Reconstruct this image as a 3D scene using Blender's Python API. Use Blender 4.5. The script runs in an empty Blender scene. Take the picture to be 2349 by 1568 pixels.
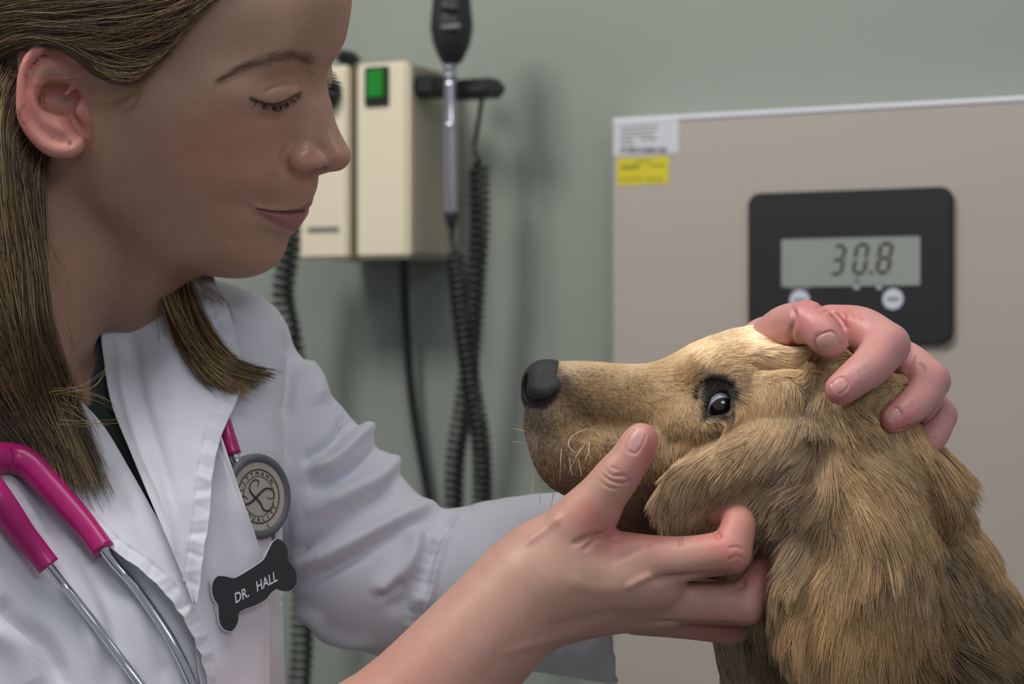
import bpy, bmesh, math, random, time
import numpy as np
from mathutils import Vector, Matrix
from mathutils.bvhtree import BVHTree
from mathutils.kdtree import KDTree
T0 = time.time()
random.seed(7)
RNG = np.random.default_rng(11)
SC = bpy.context.scene
COL = SC.collection

# ------------------------------------------------------------------ camera
FPX = 4567.0            # focal length in pixels of the 2349 px wide frame
Y0 = 1.12               # distance of the subject plane
CAMZ = 1.30
S = FPX / Y0            # pixels per metre on the subject plane
cam_d = bpy.data.cameras.new('camera')
cam = bpy.data.objects.new('camera', cam_d)
COL.objects.link(cam)
cam.location = (0, 0, CAMZ)
cam.rotation_euler = (math.pi / 2, 0, 0)
cam_d.sensor_width = 36.0
cam_d.lens = FPX / 2349.0 * 36.0
cam_d.clip_start = 0.05
cam_d.dof.use_dof = True
cam_d.dof.focus_distance = 1.07
cam_d.dof.aperture_fstop = 7.0
SC.camera = cam

# ------------------------------------------------------------------ light
world = bpy.data.worlds.new('world')
SC.world = world
world.use_nodes = True
bg = world.node_tree.nodes['Background']
bg.inputs[0].default_value = (0.80, 0.86, 0.95, 1)
bg.inputs[1].default_value = 0.30

def area(name, loc, target, sx, sy, power, color):
    l = bpy.data.lights.new(name, 'AREA')
    l.shape = 'RECTANGLE'
    l.size = sx
    l.size_y = sy
    l.energy = power
    l.color = color
    o = bpy.data.objects.new(name, l)
    o.location = loc
    o.rotation_euler = (Vector(target) - Vector(loc)).to_track_quat('-Z', 'Y').to_euler()
    COL.objects.link(o)
    return o

area('ceiling_light', (-0.10, 0.75, 2.55), (0.05, 1.15, 1.2), 1.2, 0.6, 10, (1.0, 0.965, 0.92))
area('ceiling_light', (-0.83, 0.82, 2.5), (-0.12, 1.8, 1.4), 0.35, 0.35, 13, (1.0, 0.97, 0.92))
area('ceiling_light', (0.9, -1.3, 2.5), (0.1, 1.2, 1.2), 1.2, 0.6, 12, (0.92, 0.96, 1.0))

SC.view_settings.view_transform = 'Standard'
SC.view_settings.look = 'None'
SC.view_settings.gamma = 1.0
SC.view_settings.use_curve_mapping = False
SC.view_settings.exposure = 0.0
SC.cycles.use_denoising = True
SC.cycles.max_bounces = 6
SC.cycles.diffuse_bounces = 3
SC.cycles.glossy_bounces = 3
SC.cycles.transparent_max_bounces = 6
SC.render.hair_type = 'STRIP'

# ------------------------------------------------------------------ helpers
def W(u, v, w=0.0):
    """photograph pixel + height towards the camera (px of the subject plane) -> world point"""
    Y = Y0 - w / S
    return np.array([(u - 1174.5) * Y / FPX, Y, CAMZ - (v - 784.0) * Y / FPX])

def WA(a):
    a = np.asarray(a, float)
    Y = Y0 - a[:, 2] / S
    return np.stack([(a[:, 0] - 1174.5) * Y / FPX, Y, CAMZ - (a[:, 1] - 784.0) * Y / FPX], 1)

def PX(p):
    """world points -> (u, v, w)"""
    p = np.asarray(p, float)
    Y = p[..., 1]
    return np.stack([1174.5 + p[..., 0] / Y * FPX, 784.0 - (p[..., 2] - CAMZ) / Y * FPX, (Y0 - Y) * S], -1)

def lin(c):
    c = np.asarray(c, float) / 255.0
    return np.where(c <= 0.04045, c / 12.92, ((c + 0.055) / 1.055) ** 2.4)

def rgba(c):
    l = lin(c)
    return (float(l[0]), float(l[1]), float(l[2]), 1.0)

MATS = {}
def mat(name, color=(128, 128, 128), rough=0.5, metal=0.0, spec=0.5, noise=0.0, nscale=20.0, bump=0.0, bscale=200.0,
        attr=None, sss=0.0, sssr=(1.0, 0.35, 0.2), sscale=0.006, coat=0.0, sheen=0.0, emit=None):
    m = bpy.data.materials.new(name)
    m.use_nodes = True
    nt = m.node_tree
    b = nt.nodes['Principled BSDF']
    b.inputs['Roughness'].default_value = rough
    b.inputs['Metallic'].default_value = metal
    b.inputs['Specular IOR Level'].default_value = spec
    b.inputs['Coat Weight'].default_value = coat
    b.inputs['Sheen Weight'].default_value = sheen
    if sss:
        b.inputs['Subsurface Weight'].default_value = sss
        b.inputs['Subsurface Radius'].default_value = sssr
        b.inputs['Subsurface Scale'].default_value = sscale
    src = None
    if attr:
        a = nt.nodes.new('ShaderNodeAttribute')
        a.attribute_name = attr
        src = a.outputs['Color']
    else:
        c = nt.nodes.new('ShaderNodeRGB')
        c.outputs[0].default_value = rgba(color)
        src = c.outputs[0]
    tc = nt.nodes.new('ShaderNodeTexCoord')
    if noise:
        n = nt.nodes.new('ShaderNodeTexNoise')
        n.inputs['Scale'].default_value = nscale
        n.inputs['Detail'].default_value = 5
        nt.links.new(tc.outputs['Object'], n.inputs['Vector'])
        mr = nt.nodes.new('ShaderNodeMapRange')
        mr.inputs['To Min'].default_value = 1 - noise
        mr.inputs['To Max'].default_value = 1 + noise
        nt.links.new(n.outputs['Fac'], mr.inputs['Value'])
        mx = nt.nodes.new('ShaderNodeVectorMath')
        mx.operation = 'SCALE'
        nt.links.new(src, mx.inputs[0])
        nt.links.new(mr.outputs[0], mx.inputs['Scale'])
        src = mx.outputs[0]
    nt.links.new(src, b.inputs['Base Color'])
    if bump:
        n = nt.nodes.new('ShaderNodeTexNoise')
        n.inputs['Scale'].default_value = bscale
        n.inputs['Detail'].default_value = 4
        nt.links.new(tc.outputs['Object'], n.inputs['Vector'])
        bp = nt.nodes.new('ShaderNodeBump')
        bp.inputs['Strength'].default_value = bump
        bp.inputs['Distance'].default_value = 0.001
        nt.links.new(n.outputs['Fac'], bp.inputs['Height'])
        nt.links.new(bp.outputs[0], b.inputs['Normal'])
    if emit:
        b.inputs['Emission Color'].default_value = rgba(emit[0])
        b.inputs['Emission Strength'].default_value = emit[1]
    MATS[name] = m
    return m

def tag(o, label=None, cat=None, group=None, kind=None):
    if label: o['label'] = label
    if cat: o['category'] = cat
    if group: o['group'] = group
    if kind: o['kind'] = kind
    return o

def empty(name, loc=(0, 0, 0), rz=0.0, parent=None):
    o = bpy.data.objects.new(name, None)
    COL.objects.link(o)
    o.location = loc
    o.rotation_euler = (0, 0, rz)
    o.empty_display_size = 0.02
    if parent: o.parent = parent
    return o

def mesh_np(name, v, f, m, parent=None, smooth=True, colors=None, keep_world=True):
    """v: n x 3 world points, f: list/array of faces"""
    me = bpy.data.meshes.new(name)
    v = np.asarray(v, np.float64)
    if isinstance(f, np.ndarray):
        k = f.shape[1]
        me.vertices.add(len(v))
        me.vertices.foreach_set('co', v.astype(np.float32).ravel())
        me.loops.add(f.size)
        me.loops.foreach_set('vertex_index', f.astype(np.int32).ravel())
        me.polygons.add(len(f))
        me.polygons.foreach_set('loop_start', np.arange(0, f.size, k, dtype=np.int32))
        me.update(calc_edges=True)
        me.validate()
    else:
        me.from_pydata(v.tolist(), [], [list(map(int, x)) for x in f])
        me.update()
    if smooth:
        me.polygons.foreach_set('use_smooth', np.ones(len(me.polygons), bool))
    if colors is not None:
        a = me.color_attributes.new('col', 'FLOAT_COLOR', 'POINT')
        c = np.ones((len(v), 4), np.float32)
        c[:, :3] = colors
        a.data.foreach_set('color', c.ravel())
    if m: me.materials.append(m)
    o = bpy.data.objects.new(name, me)
    COL.objects.link(o)
    if parent: set_parent(o, parent)
    return o

def set_parent(o, p):
    o.parent = p
    bpy.context.view_layer.update()
    o.matrix_parent_inverse = p.matrix_world.inverted()

def catmull(pts, n):
    """resample a polyline of any dimension through its points"""
    p = np.asarray(pts, float)
    if len(p) == 2:
        t = np.linspace(0, 1, n)[:, None]
        return p[0] * (1 - t) + p[1] * t
    q = np.vstack([2 * p[0] - p[1], p, 2 * p[-1] - p[-2]])
    m = len(p) - 1
    t = np.linspace(0, m, n)
    i = np.minimum(t.astype(int), m - 1)
    f = (t - i)[:, None]
    a, b, c, d = q[i], q[i + 1], q[i + 2], q[i + 3]
    return 0.5 * ((2 * b) + (-a + c) * f + (2 * a - 5 * b + 4 * c - d) * f ** 2 + (-a + 3 * b - 3 * c + d) * f ** 3)

def tube_np(path, rad, seg=12, cap=True, flat=1.0, up0=(0.0, 1.0, 0.0)):
    """sweep a circle along world points; rad scalar or array"""
    path = np.asarray(path, float)
    n = len(path)
    rad = np.broadcast_to(np.asarray(rad, float), (n,))
    tan = np.gradient(path, axis=0)
    tan /= np.linalg.norm(tan, axis=1)[:, None] + 1e-12
    up = np.array(up0, float)
    if abs(tan[0] @ up) > 0.9: up = np.array([1.0, 0.0, 0.0])
    V = []
    nrm = up - tan[0] * (tan[0] @ up)
    for i in range(n):
        nrm = nrm - tan[i] * (tan[i] @ nrm)
        nrm /= np.linalg.norm(nrm)
        bn = np.cross(tan[i], nrm)
        a = np.arange(seg) * 2 * math.pi / seg
        V.append(path[i] + rad[i] * (np.cos(a)[:, None] * nrm * flat + np.sin(a)[:, None] * bn))
    V = np.vstack(V)
    F = []
    for i in range(n - 1):
        for j in range(seg):
            k = (j + 1) % seg
            F.append((i * seg + j, i * seg + k, (i + 1) * seg + k, (i + 1) * seg + j))
    if cap:
        F.append(tuple(range(seg))[::-1])
        F.append(tuple((n - 1) * seg + j for j in range(seg)))
    return V, F

def tube(name, pts_uvw, rad_px, m, parent=None, n=40, seg=12, **k):
    p = catmull(pts_uvw, n)
    r = np.asarray(rad_px, float)
    if r.ndim: r = np.interp(np.linspace(0, 1, n), np.linspace(0, 1, len(r)), r)
    V, F = tube_np(WA(p), r / S, seg, **k)
    return mesh_np(name, V, F, m, parent)

# ------------------------------------------------------------------ implicit modelling
class Field:
    def __init__(self): self.ops = []
    def _add(self, fn, lo, hi, k, sub): self.ops.append((fn, np.asarray(lo, float), np.asarray(hi, float), k, sub)); return self
    def chain(self, pts, k=10, n=None, sub=False, raw=False):
        """pts: (u, v, w, r) in px -> smooth tapered limb; blend k in px"""
        p = np.asarray(pts, float)
        if n is None: n = max(2, (len(p) - 1) * 4 + 1) if len(p) > 2 else 2
        if len(p) > 2 and not raw: p = catmull(p, n)
        if len(p) == 1: p = np.vstack([p, p + [0, 0.01, 0, 0]])
        c = WA(p[:, :3]); r = p[:, 3] / S; k /= S
        def fn(q, c=c, r=r):
            best = None
            for i in range(len(c) - 1):
                ab = c[i + 1] - c[i]
                L = ab @ ab + 1e-12
                qa = q - c[i]
                t = np.clip((qa @ ab) / L, 0, 1)
                dd = qa - t[..., None] * ab
                d = np.sqrt((dd * dd).sum(-1)) - (r[i] + t * (r[i + 1] - r[i]))
                best = d if best is None else np.minimum(best, d)
            return best
        R = r.max()
        return self._add(fn, c.min(0) - R, c.max(0) + R, k, sub)
    def ell(self, c, r, k=10, rot=(0, 0, 0), sub=False):
        """centre (u,v,w) px, radii px along (x, y=depth, z=up) before rot (degrees, XYZ)"""
        cc = W(*c); rr = np.asarray(r, float) / S; k /= S
        from mathutils import Euler
        M = np.array(Euler([math.radians(a) for a in rot]).to_matrix())
        def fn(q, cc=cc, rr=rr, M=M):
            x = (q - cc) @ M
            k0 = np.sqrt(((x / rr) ** 2).sum(-1))
            k1 = np.sqrt(((x / rr ** 2) ** 2).sum(-1)) + 1e-9
            return k0 * (k0 - 1) / k1
        e = np.sqrt(((M * rr) ** 2).sum(1))
        return self._add(fn, cc - e, cc + e, k, sub)
    def fn(self, f, lo, hi, k=0, sub=False): return self._add(f, lo, hi, k / S, sub)
    def eval(self, q, mask_boxes=None):
        """q: B x N x 3 blocks; mask_boxes (lo, hi): B x 3"""
        d = np.full(q.shape[:2], 0.5, np.float32)
        for oi, (fn, lo, hi, k, sub) in enumerate(self.ops):
            mg = 0.004 + 1.05 * max([k] + [o[3] for o in self.ops[oi + 1:] if not o[4] and (o[1] - o[3] < hi + o[3]).all() and (o[2] + o[3] > lo - o[3]).all()])
            if mask_boxes is not None:
                m = ((mask_boxes[0] <= hi + mg) & (mask_boxes[1] >= lo - mg)).all(1)
                if not m.any(): continue
                qq = q[m]; dd = d[m]
            else:
                m = slice(None); qq = q; dd = d
            e = fn(qq)
            if sub:
                a, b = dd, -e
                if k > 0:
                    h = np.maximum(k - np.abs(a - b), 0) / k
                    r = np.maximum(a, b) + h * h * k * 0.25
                else: r = np.maximum(a, b)
            else:
                if k > 0:
                    h = np.maximum(k - np.abs(dd - e), 0) / k
                    r = np.minimum(dd, e) - h * h * k * 0.25
                else: r = np.minimum(dd, e)
            d[m] = r
        return d
    def mesh(self, h, lo=None, hi=None):
        """surface nets on sparse blocks; h voxel in metres -> verts, quads"""
        n = 12
        if lo is None:
            lo = np.min([o[1] for o in self.ops if not o[4]], axis=0)
            hi = np.max([o[2] for o in self.ops if not o[4]], axis=0)
        lo, hi = np.minimum(lo, hi) - h * 3, np.maximum(lo, hi) + h * 3
        nb = np.ceil((hi - lo) / (h * n)).astype(int)
        g = np.stack(np.meshgrid(*[np.arange(x) for x in nb], indexing='ij'), -1).reshape(-1, 3)
        cen = lo + (g + 0.5) * h * n
        act = []
        blo = lo + g * h * n; bhi = blo + h * n
        for s in range(0, len(g), 20000):
            dv = self.eval(cen[s:s + 20000, None, :], (blo[s:s + 20000], bhi[s:s + 20000]))[:, 0]
            act.append(np.abs(dv) < h * n * 1.5)
        # blocks that no op touches read 0.5 and drop out
        act = np.concatenate(act)
        g = g[act]
        NX, NY, NZ = (nb * n + 2)
        ax = np.arange(n + 1)
        off = np.stack(np.meshgrid(ax, ax, ax, indexing='ij'), -1).reshape(-1, 3)
        ids, vs, quads = [], [], []
        def gid(c): return (c[..., 0].astype(np.int64) * NY + c[..., 1]) * NZ + c[..., 2]
        corners = [(i, j, k) for i in (0, 1) for j in (0, 1) for k in (0, 1)]
        edges = [(a, b) for a in range(8) for b in range(a + 1, 8) if sum(x != y for x, y in zip(corners[a], corners[b])) == 1]
        for s in range(0, len(g), 400):
            gg = g[s:s + 400]
            base = gg * n
            q = lo + (base[:, None, :] + off) * h
            d = self.eval(q, (lo + base * h, lo + (base + n) * h)).reshape(-1, n + 1, n + 1, n + 1)
            C = [d[:, i:n + i, j:n + j, k:n + k] for i, j, k in corners]
            neg = sum((c < 0).astype(np.int8) for c in C)
            act2 = (neg > 0) & (neg < 8)
            bi, ci, cj, ck = np.nonzero(act2)
            cv = np.stack([c[bi, ci, cj, ck] for c in C], 1)
            acc = np.zeros((len(bi), 3)); cnt = np.zeros(len(bi))
            for a, b in edges:
                da, db = cv[:, a], cv[:, b]
                x = (da < 0) != (db < 0)
                t = np.where(x, da / np.where(x, da - db, 1), 0)
                pa = np.array(corners[a], float); pb = np.array(corners[b], float)
                acc += np.where(x[:, None], pa + t[:, None] * (pb - pa), 0)
                cnt += x
            cell = base[bi] + np.stack([ci, cj, ck], 1)
            ids.append(gid(cell)); vs.append(lo + (cell + acc / cnt[:, None]) * h)
            for axis in range(3):
                sl0 = [slice(None)] + [slice(0, n)] * 3
                sl1 = list(sl0); sl1[axis + 1] = slice(1, n + 1)
                d0, d1 = d[tuple(sl0)], d[tuple(sl1)]
                x = (d0 < 0) != (d1 < 0)
                bi, ci, cj, ck = np.nonzero(x)
                cell = base[bi] + np.stack([ci, cj, ck], 1)
                e1 = np.zeros(3, int); e1[(axis + 1) % 3] = 1
                e2 = np.zeros(3, int); e2[(axis + 2) % 3] = 1
                qd = np.stack([gid(cell), gid(cell - e1), gid(cell - e1 - e2), gid(cell - e2)], 1)
                fl = d0[bi, ci, cj, ck] < 0
                qd[~fl] = qd[~fl][:, ::-1]
                quads.append(qd)
        ids = np.concatenate(ids); vs = np.vstack(vs); quads = np.vstack(quads)
        o = np.argsort(ids); ids = ids[o]; vs = vs[o]
        ix = np.searchsorted(ids, quads)
        ix = np.clip(ix, 0, len(ids) - 1)
        ok = (ids[ix] == quads).all(1)
        return vs, ix[ok].astype(np.int32)

def relax(V, F, it=1, lam=0.5):
    n = len(V)
    E = np.vstack([F[:, [0, 1]], F[:, [1, 2]], F[:, [2, 3]], F[:, [3, 0]]])
    for _ in range(it):
        acc = np.zeros_like(V); cnt = np.zeros(n)
        for a, b in ((0, 1), (1, 0)):
            for c in range(3): acc[:, c] += np.bincount(E[:, a], weights=V[E[:, b], c], minlength=n)
            cnt += np.bincount(E[:, a], minlength=n)
        V = V + lam * (acc / np.maximum(cnt, 1)[:, None] - V)
    return V

def normals(V, F):
    d1 = V[F[:, 2]] - V[F[:, 0]]; d2 = V[F[:, 3 if F.shape[1] == 4 else 1]] - V[F[:, 1 if F.shape[1] == 4 else 0]]
    if F.shape[1] == 3: fn = np.cross(V[F[:, 1]] - V[F[:, 0]], V[F[:, 2]] - V[F[:, 0]])
    else: fn = np.cross(d1, d2)
    N = np.zeros_like(V)
    for j in range(F.shape[1]):
        for c in range(3): N[:, c] += np.bincount(F[:, j], weights=fn[:, c], minlength=len(V))
    return N / (np.linalg.norm(N, axis=1)[:, None] + 1e-12)

def subdivide(V, F, sel=None):
    """split the chosen quads in four (neighbours of chosen ones become n-gons -> so always split all)"""
    n = len(V)
    E = np.sort(np.stack([F, np.roll(F, -1, 1)], -1).reshape(-1, 2), 1)
    key = E[:, 0].astype(np.int64) * n + E[:, 1]
    uq, inv = np.unique(key, return_inverse=True)
    ea = (uq // n).astype(int); eb = (uq % n).astype(int)
    em = (V[ea] + V[eb]) / 2
    fc = V[F].mean(1)
    inv = inv.reshape(-1, 4) + n
    ci = n + len(uq) + np.arange(len(F))
    V2 = np.vstack([V, em, fc])
    Q = [np.stack([F[:, j], inv[:, j], ci, inv[:, (j + 3) % 4]], 1) for j in range(4)]
    return V2, np.vstack(Q).astype(np.int32)

def seg_dist(uv, poly, n=None):
    """distance of 2-D points to a smooth polyline, and the position 0..1 along it"""
    p = catmull(poly, n or max(8, len(poly) * 6)) if len(poly) > 2 else np.asarray(poly, float)
    best = np.full(len(uv), 1e9); tt = np.zeros(len(uv)); sd = np.zeros(len(uv))
    m = len(p) - 1
    for i in range(m):
        ab = p[i + 1, :2] - p[i, :2]
        qa = uv - p[i, :2]
        t = np.clip((qa @ ab) / (ab @ ab + 1e-9), 0, 1)
        dd = qa - t[:, None] * ab
        d = np.sqrt((dd ** 2).sum(1))
        c = d < best
        best[c] = d[c]; tt[c] = (i + t[c]) / m
        sd[c] = np.sign(ab[0] * qa[c, 1] - ab[1] * qa[c, 0])
    return best, tt, sd

def stroke(V, N, uvw, poly, amp, width, wmin=-1e9, wmax=1e9, face=True, ends=True, sym=True, side=0):
    """push the surface in or out along a stroke seen in the photograph (amp px along the normal)"""
    pl = np.asarray(poly, float)
    lo = pl[:, :2].min(0) - width * 3.2; hi = pl[:, :2].max(0) + width * 3.2
    m = ((uvw[:, :2] > lo) & (uvw[:, :2] < hi)).all(1) & (uvw[:, 2] > wmin) & (uvw[:, 2] < wmax)
    if face: m &= N[:, 1] < 0.05
    i = np.nonzero(m)[0]
    if not len(i): return
    d, t, sd = seg_dist(uvw[i, :2], pl)
    f = np.exp(-(d / width) ** 2)
    if side: f = f * np.where(sd * side > 0, 1, np.exp(-(d / (width * 0.3)) ** 2))
    if ends: f = f * np.clip(np.minimum(t, 1 - t) * 5 + 0.12, 0, 1)
    V[i] += N[i] * (amp / S * f)[:, None]

def blob(uvw, c, r, wr=None):
    d = ((uvw[:, 0] - c[0]) / r[0]) ** 2 + ((uvw[:, 1] - c[1]) / r[1]) ** 2
    f = np.exp(-d)
    if wr: f = f * ((uvw[:, 2] > wr[0]) & (uvw[:, 2] < wr[1]))
    return f

def inpoly(uv, poly):
    x, y = uv[:, 0], uv[:, 1]
    p = np.asarray(poly, float)
    r = np.zeros(len(uv), bool)
    j = len(p) - 1
    for i in range(len(p)):
        c = ((p[i, 1] > y) != (p[j, 1] > y)) & (x < (p[j, 0] - p[i, 0]) * (y - p[i, 1]) / (p[j, 1] - p[i, 1] + 1e-12) + p[i, 0])
        r ^= c
        j = i
    return r

def poly_sd(uv, poly):
    """signed distance (px) of points (..., 2) to a polygon, negative inside"""
    p = np.asarray(poly, float)
    sh = uv.shape[:-1]; q = uv.reshape(-1, 2)
    d = np.full(len(q), 1e9)
    for i in range(len(p)):
        a = p[i]; ab = p[(i + 1) % len(p)] - a
        qa = q - a
        t = np.clip((qa @ ab) / (ab @ ab + 1e-9), 0, 1)
        e = qa - t[:, None] * ab
        d = np.minimum(d, (e * e).sum(1))
    d = np.sqrt(d)
    return np.where(inpoly(q, poly), -d, d).reshape(sh)

def rbf_fit(X, y, reg=1e-3, kind='r'):
    X = np.asarray(X, float); n, dim = X.shape
    r = np.sqrt(((X[:, None] - X[None]) ** 2).sum(-1))
    K = r if kind == 'r' else (r ** 3 if kind == 'r3' else np.where(r > 0, r * r * np.log(r + 1e-9), 0))
    P = np.hstack([np.ones((n, 1)), X])
    A = np.zeros((n + dim + 1,) * 2)
    A[:n, :n] = K + reg * np.eye(n) * (1 if kind == 'r' else 1)
    A[:n, n:] = P; A[n:, :n] = P.T
    b = np.zeros((n + dim + 1,) + np.asarray(y).shape[1:])
    b[:n] = y
    s = np.linalg.lstsq(A, b, rcond=None)[0]
    def f(Q):
        Q = np.asarray(Q, float)
        out = []
        for i in range(0, len(Q), 20000):
            q = Q[i:i + 20000]
            r = np.sqrt(((q[:, None] - X[None]) ** 2).sum(-1))
            K = r if kind == 'r' else (r ** 3 if kind == 'r3' else np.where(r > 0, r * r * np.log(r + 1e-9), 0))
            out.append(K @ s[:n] + np.hstack([np.ones((len(q), 1)), q]) @ s[n:])
        return np.concatenate(out)
    return f

def strands(name, P, rad, m, parent, col=None, taper=True, tip=0.25):
    """P: k x n x 3 world points -> one hair curves object"""
    k, n, _ = P.shape
    cu = bpy.data.hair_curves.new(name)
    cu.add_curves([n] * k)
    cu.points.foreach_set('position', P.reshape(-1).astype(np.float32))
    r = np.broadcast_to(np.asarray(rad, float).reshape(-1, 1), (k, n)).copy()
    if taper:
        t = np.linspace(0, 1, n)
        r = r * (1 - (1 - tip) * t ** 2)[None]
    cu.points.foreach_set('radius', r.reshape(-1).astype(np.float32))
    if col is not None:
        a = cu.attributes.new('col', 'FLOAT_COLOR', 'POINT')
        c = np.ones((k, n, 4), np.float32)
        c[..., :3] = col[:, None, :] if col.ndim == 2 else col
        a.data.foreach_set('color', c.ravel())
    cu.materials.append(m)
    o = bpy.data.objects.new(name, cu)
    COL.objects.link(o)
    if parent: set_parent(o, parent)
    return o

def hair_mat(name, rough=0.35, spec=0.5, gain=1.0):
    m = bpy.data.materials.new(name)
    m.use_nodes = True
    nt = m.node_tree
    b = nt.nodes['Principled BSDF']
    a = nt.nodes.new('ShaderNodeAttribute'); a.attribute_name = 'col'
    nt.links.new(a.outputs['Color'], b.inputs['Base Color'])
    b.inputs['Roughness'].default_value = rough
    b.inputs['Specular IOR Level'].default_value = spec
    MATS[name] = m
    return m

def log(*a): print('[%.1fs]' % (time.time() - T0), *a, flush=True)
# ------------------------------------------------------------------ the room: a wall turned 27 degrees, its instruments, the scale board
BETA = math.radians(27)
WT = np.array([math.cos(BETA), -math.sin(BETA), 0.0])     # along the wall, to the right
WN = np.array([-math.sin(BETA), -math.cos(BETA), 0.0])    # out of the wall
WO = np.array([0.0, 1.80, 0.0])
def wl(u, v, off=0.0):
    """pixel on the plane parallel to the wall at distance off -> (a, z)"""
    ray = np.array([(u - 1174.5) / FPX, 1.0, -(v - 784.0) / FPX])
    o = np.array([0, 0, CAMZ])
    t = ((WO + WN * off - o) @ WN) / (ray @ WN)
    p = o + ray * t
    return float((p - WO) @ WT), float(p[2])
def wroot(name, u, v):
    a, z = wl(u, v)
    p = WO + WT * a
    return empty(name, (p[0], p[1], z), -BETA), a, z
# local axes of a wall root: x = along wall, y = into the wall, z = up
def local_mesh(name, v, f, m, root, smooth=False):
    o = mesh_np(name, v, f, m, None, smooth)
    o.parent = root
    return o
def rbox(name, x0, x1, y0, y1, z0, z1, m, root, bev=0.002, seg=2):
    bm = bmesh.new()
    bmesh.ops.create_cube(bm, size=1)
    for v in bm.verts:
        v.co = Vector((x0 if v.co.x < 0 else x1, y0 if v.co.y < 0 else y1, z0 if v.co.z < 0 else z1))
    if bev: bmesh.ops.bevel(bm, geom=list(bm.edges), offset=bev, segments=seg, affect='EDGES')
    me = bpy.data.meshes.new(name); bm.to_mesh(me); bm.free()
    me.materials.append(m)
    o = bpy.data.objects.new(name, me); COL.objects.link(o)
    o.parent = root
    return o
def rprism(name, outline, y0, y1, m, root, bev=0.0):
    """outline in (x, z); extruded along y"""
    bm = bmesh.new()
    vs = [bm.verts.new((x, y0, z)) for x, z in outline]
    f = bm.faces.new(vs)
    r = bmesh.ops.extrude_face_region(bm, geom=[f])
    for g in r['geom']:
        if isinstance(g, bmesh.types.BMVert): g.co.y = y1
    bmesh.ops.recalc_face_normals(bm, faces=bm.faces)
    if bev: bmesh.ops.bevel(bm, geom=[e for e in bm.edges if abs(e.verts[0].co.y - e.verts[1].co.y) < 1e-6], offset=bev, segments=2, affect='EDGES')
    me = bpy.data.meshes.new(name); bm.to_mesh(me); bm.free()
    me.materials.append(m)
    o = bpy.data.objects.new(name, me); COL.objects.link(o)
    o.parent = root
    return o
def rrect(x0, x1, z0, z1, r, n=6):
    out = []
    for cx, cz, a0 in ((x1 - r, z1 - r, 0), (x0 + r, z1 - r, 90), (x0 + r, z0 + r, 180), (x1 - r, z0 + r, 270)):
        for i in range(n + 1):
            a = math.radians(a0 + 90 * i / n)
            out.append((cx + r * math.cos(a), cz + r * math.sin(a)))
    return out

m_wall = mat('wall_paint', (138, 145, 135), 0.6, noise=0.03, nscale=3, bump=0.15, bscale=260)
m_floor = mat('floor_vinyl', (120, 116, 108), 0.5, noise=0.06, nscale=9)
m_ceil = mat('ceiling_paint', (205, 205, 200), 0.8)
m_beige = mat('beige_plastic', (222, 211, 186), 0.45, noise=0.02, nscale=8)
m_beige_shade = mat('beige_plastic_shaded', (172, 164, 144), 0.5, noise=0.02, nscale=8)  # same beige darkened: shade of the box sides put into the colour
m_brown = mat('seam_brown', (92, 82, 62), 0.6)
m_black = mat('black_plastic', (34, 35, 37), 0.42, noise=0.05)
m_cord = mat('black_rubber', (30, 32, 33), 0.32)
m_green = mat('green_switch', (22, 120, 34), 0.35, emit=((20, 140, 30), 0.12))
m_chrome = mat('brushed_chrome', (196, 196, 204), 0.22, metal=1.0)
m_board = mat('board_laminate', (172, 163, 154), 0.5, noise=0.02, nscale=5)
m_boardedge = mat('white_edging', (222, 222, 228), 0.4)
m_bezel = mat('black_bezel', (33, 34, 36), 0.45)
m_lcd = mat('lcd_glass', (146, 152, 146), 0.25, noise=0.03, nscale=30)
m_seg = mat('lcd_segment', (52, 44, 38), 0.4)
m_btn = mat('white_button', (200, 205, 214), 0.4)
m_ink = mat('grey_print', (120, 118, 118), 0.6)
m_ink2 = mat('dark_print', (62, 56, 54), 0.6)
m_paper = mat('white_sticker', (200, 200, 206), 0.5)
m_yel = mat('yellow_sticker', (206, 192, 36), 0.5)
m_yink = mat('olive_print', (150, 142, 40), 0.6)

# wall, floor
bmv = []
def wpt(a, off, z):
    p = WO + WT * a + WN * off
    return (p[0], p[1], z)
V = [wpt(-2.6, 0, 0), wpt(1.9, 0, 0), wpt(1.9, 0, 2.7), wpt(-2.6, 0, 2.7), wpt(-2.6, -0.1, 0), wpt(1.9, -0.1, 0), wpt(1.9, -0.1, 2.7), wpt(-2.6, -0.1, 2.7)]
BF = [(0, 1, 2, 3), (4, 7, 6, 5), (0, 4, 5, 1), (3, 2, 6, 7), (0, 3, 7, 4), (1, 5, 6, 2)]
tag(mesh_np('wall_back', V, BF, m_wall, smooth=False), 'grey green painted wall', kind='structure')
V = [wpt(-2.6, 0, 0), wpt(1.9, 0, 0), wpt(1.9, 3.6, 0), wpt(-2.6, 3.6, 0), wpt(-2.6, 0, -0.1), wpt(1.9, 0, -0.1), wpt(1.9, 3.6, -0.1), wpt(-2.6, 3.6, -0.1)]
tag(mesh_np('floor', V, BF, m_floor, smooth=False), 'pale vinyl floor', kind='structure')
bb, a0, z0 = wroot('baseboard_back', 1174, 784)
bpy.data.objects.remove(bb)
V = [wpt(-2.6, 0.012, 0), wpt(1.9, 0.012, 0), wpt(1.9, 0.012, 0.1), wpt(-2.6, 0.012, 0.1), wpt(-2.6, 0.0, 0), wpt(1.9, 0.0, 0), wpt(1.9, 0.0, 0.1), wpt(-2.6, 0.0, 0.1)]
tag(mesh_np('baseboard_back', V, BF, m_brown, smooth=False), kind='structure')

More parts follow.
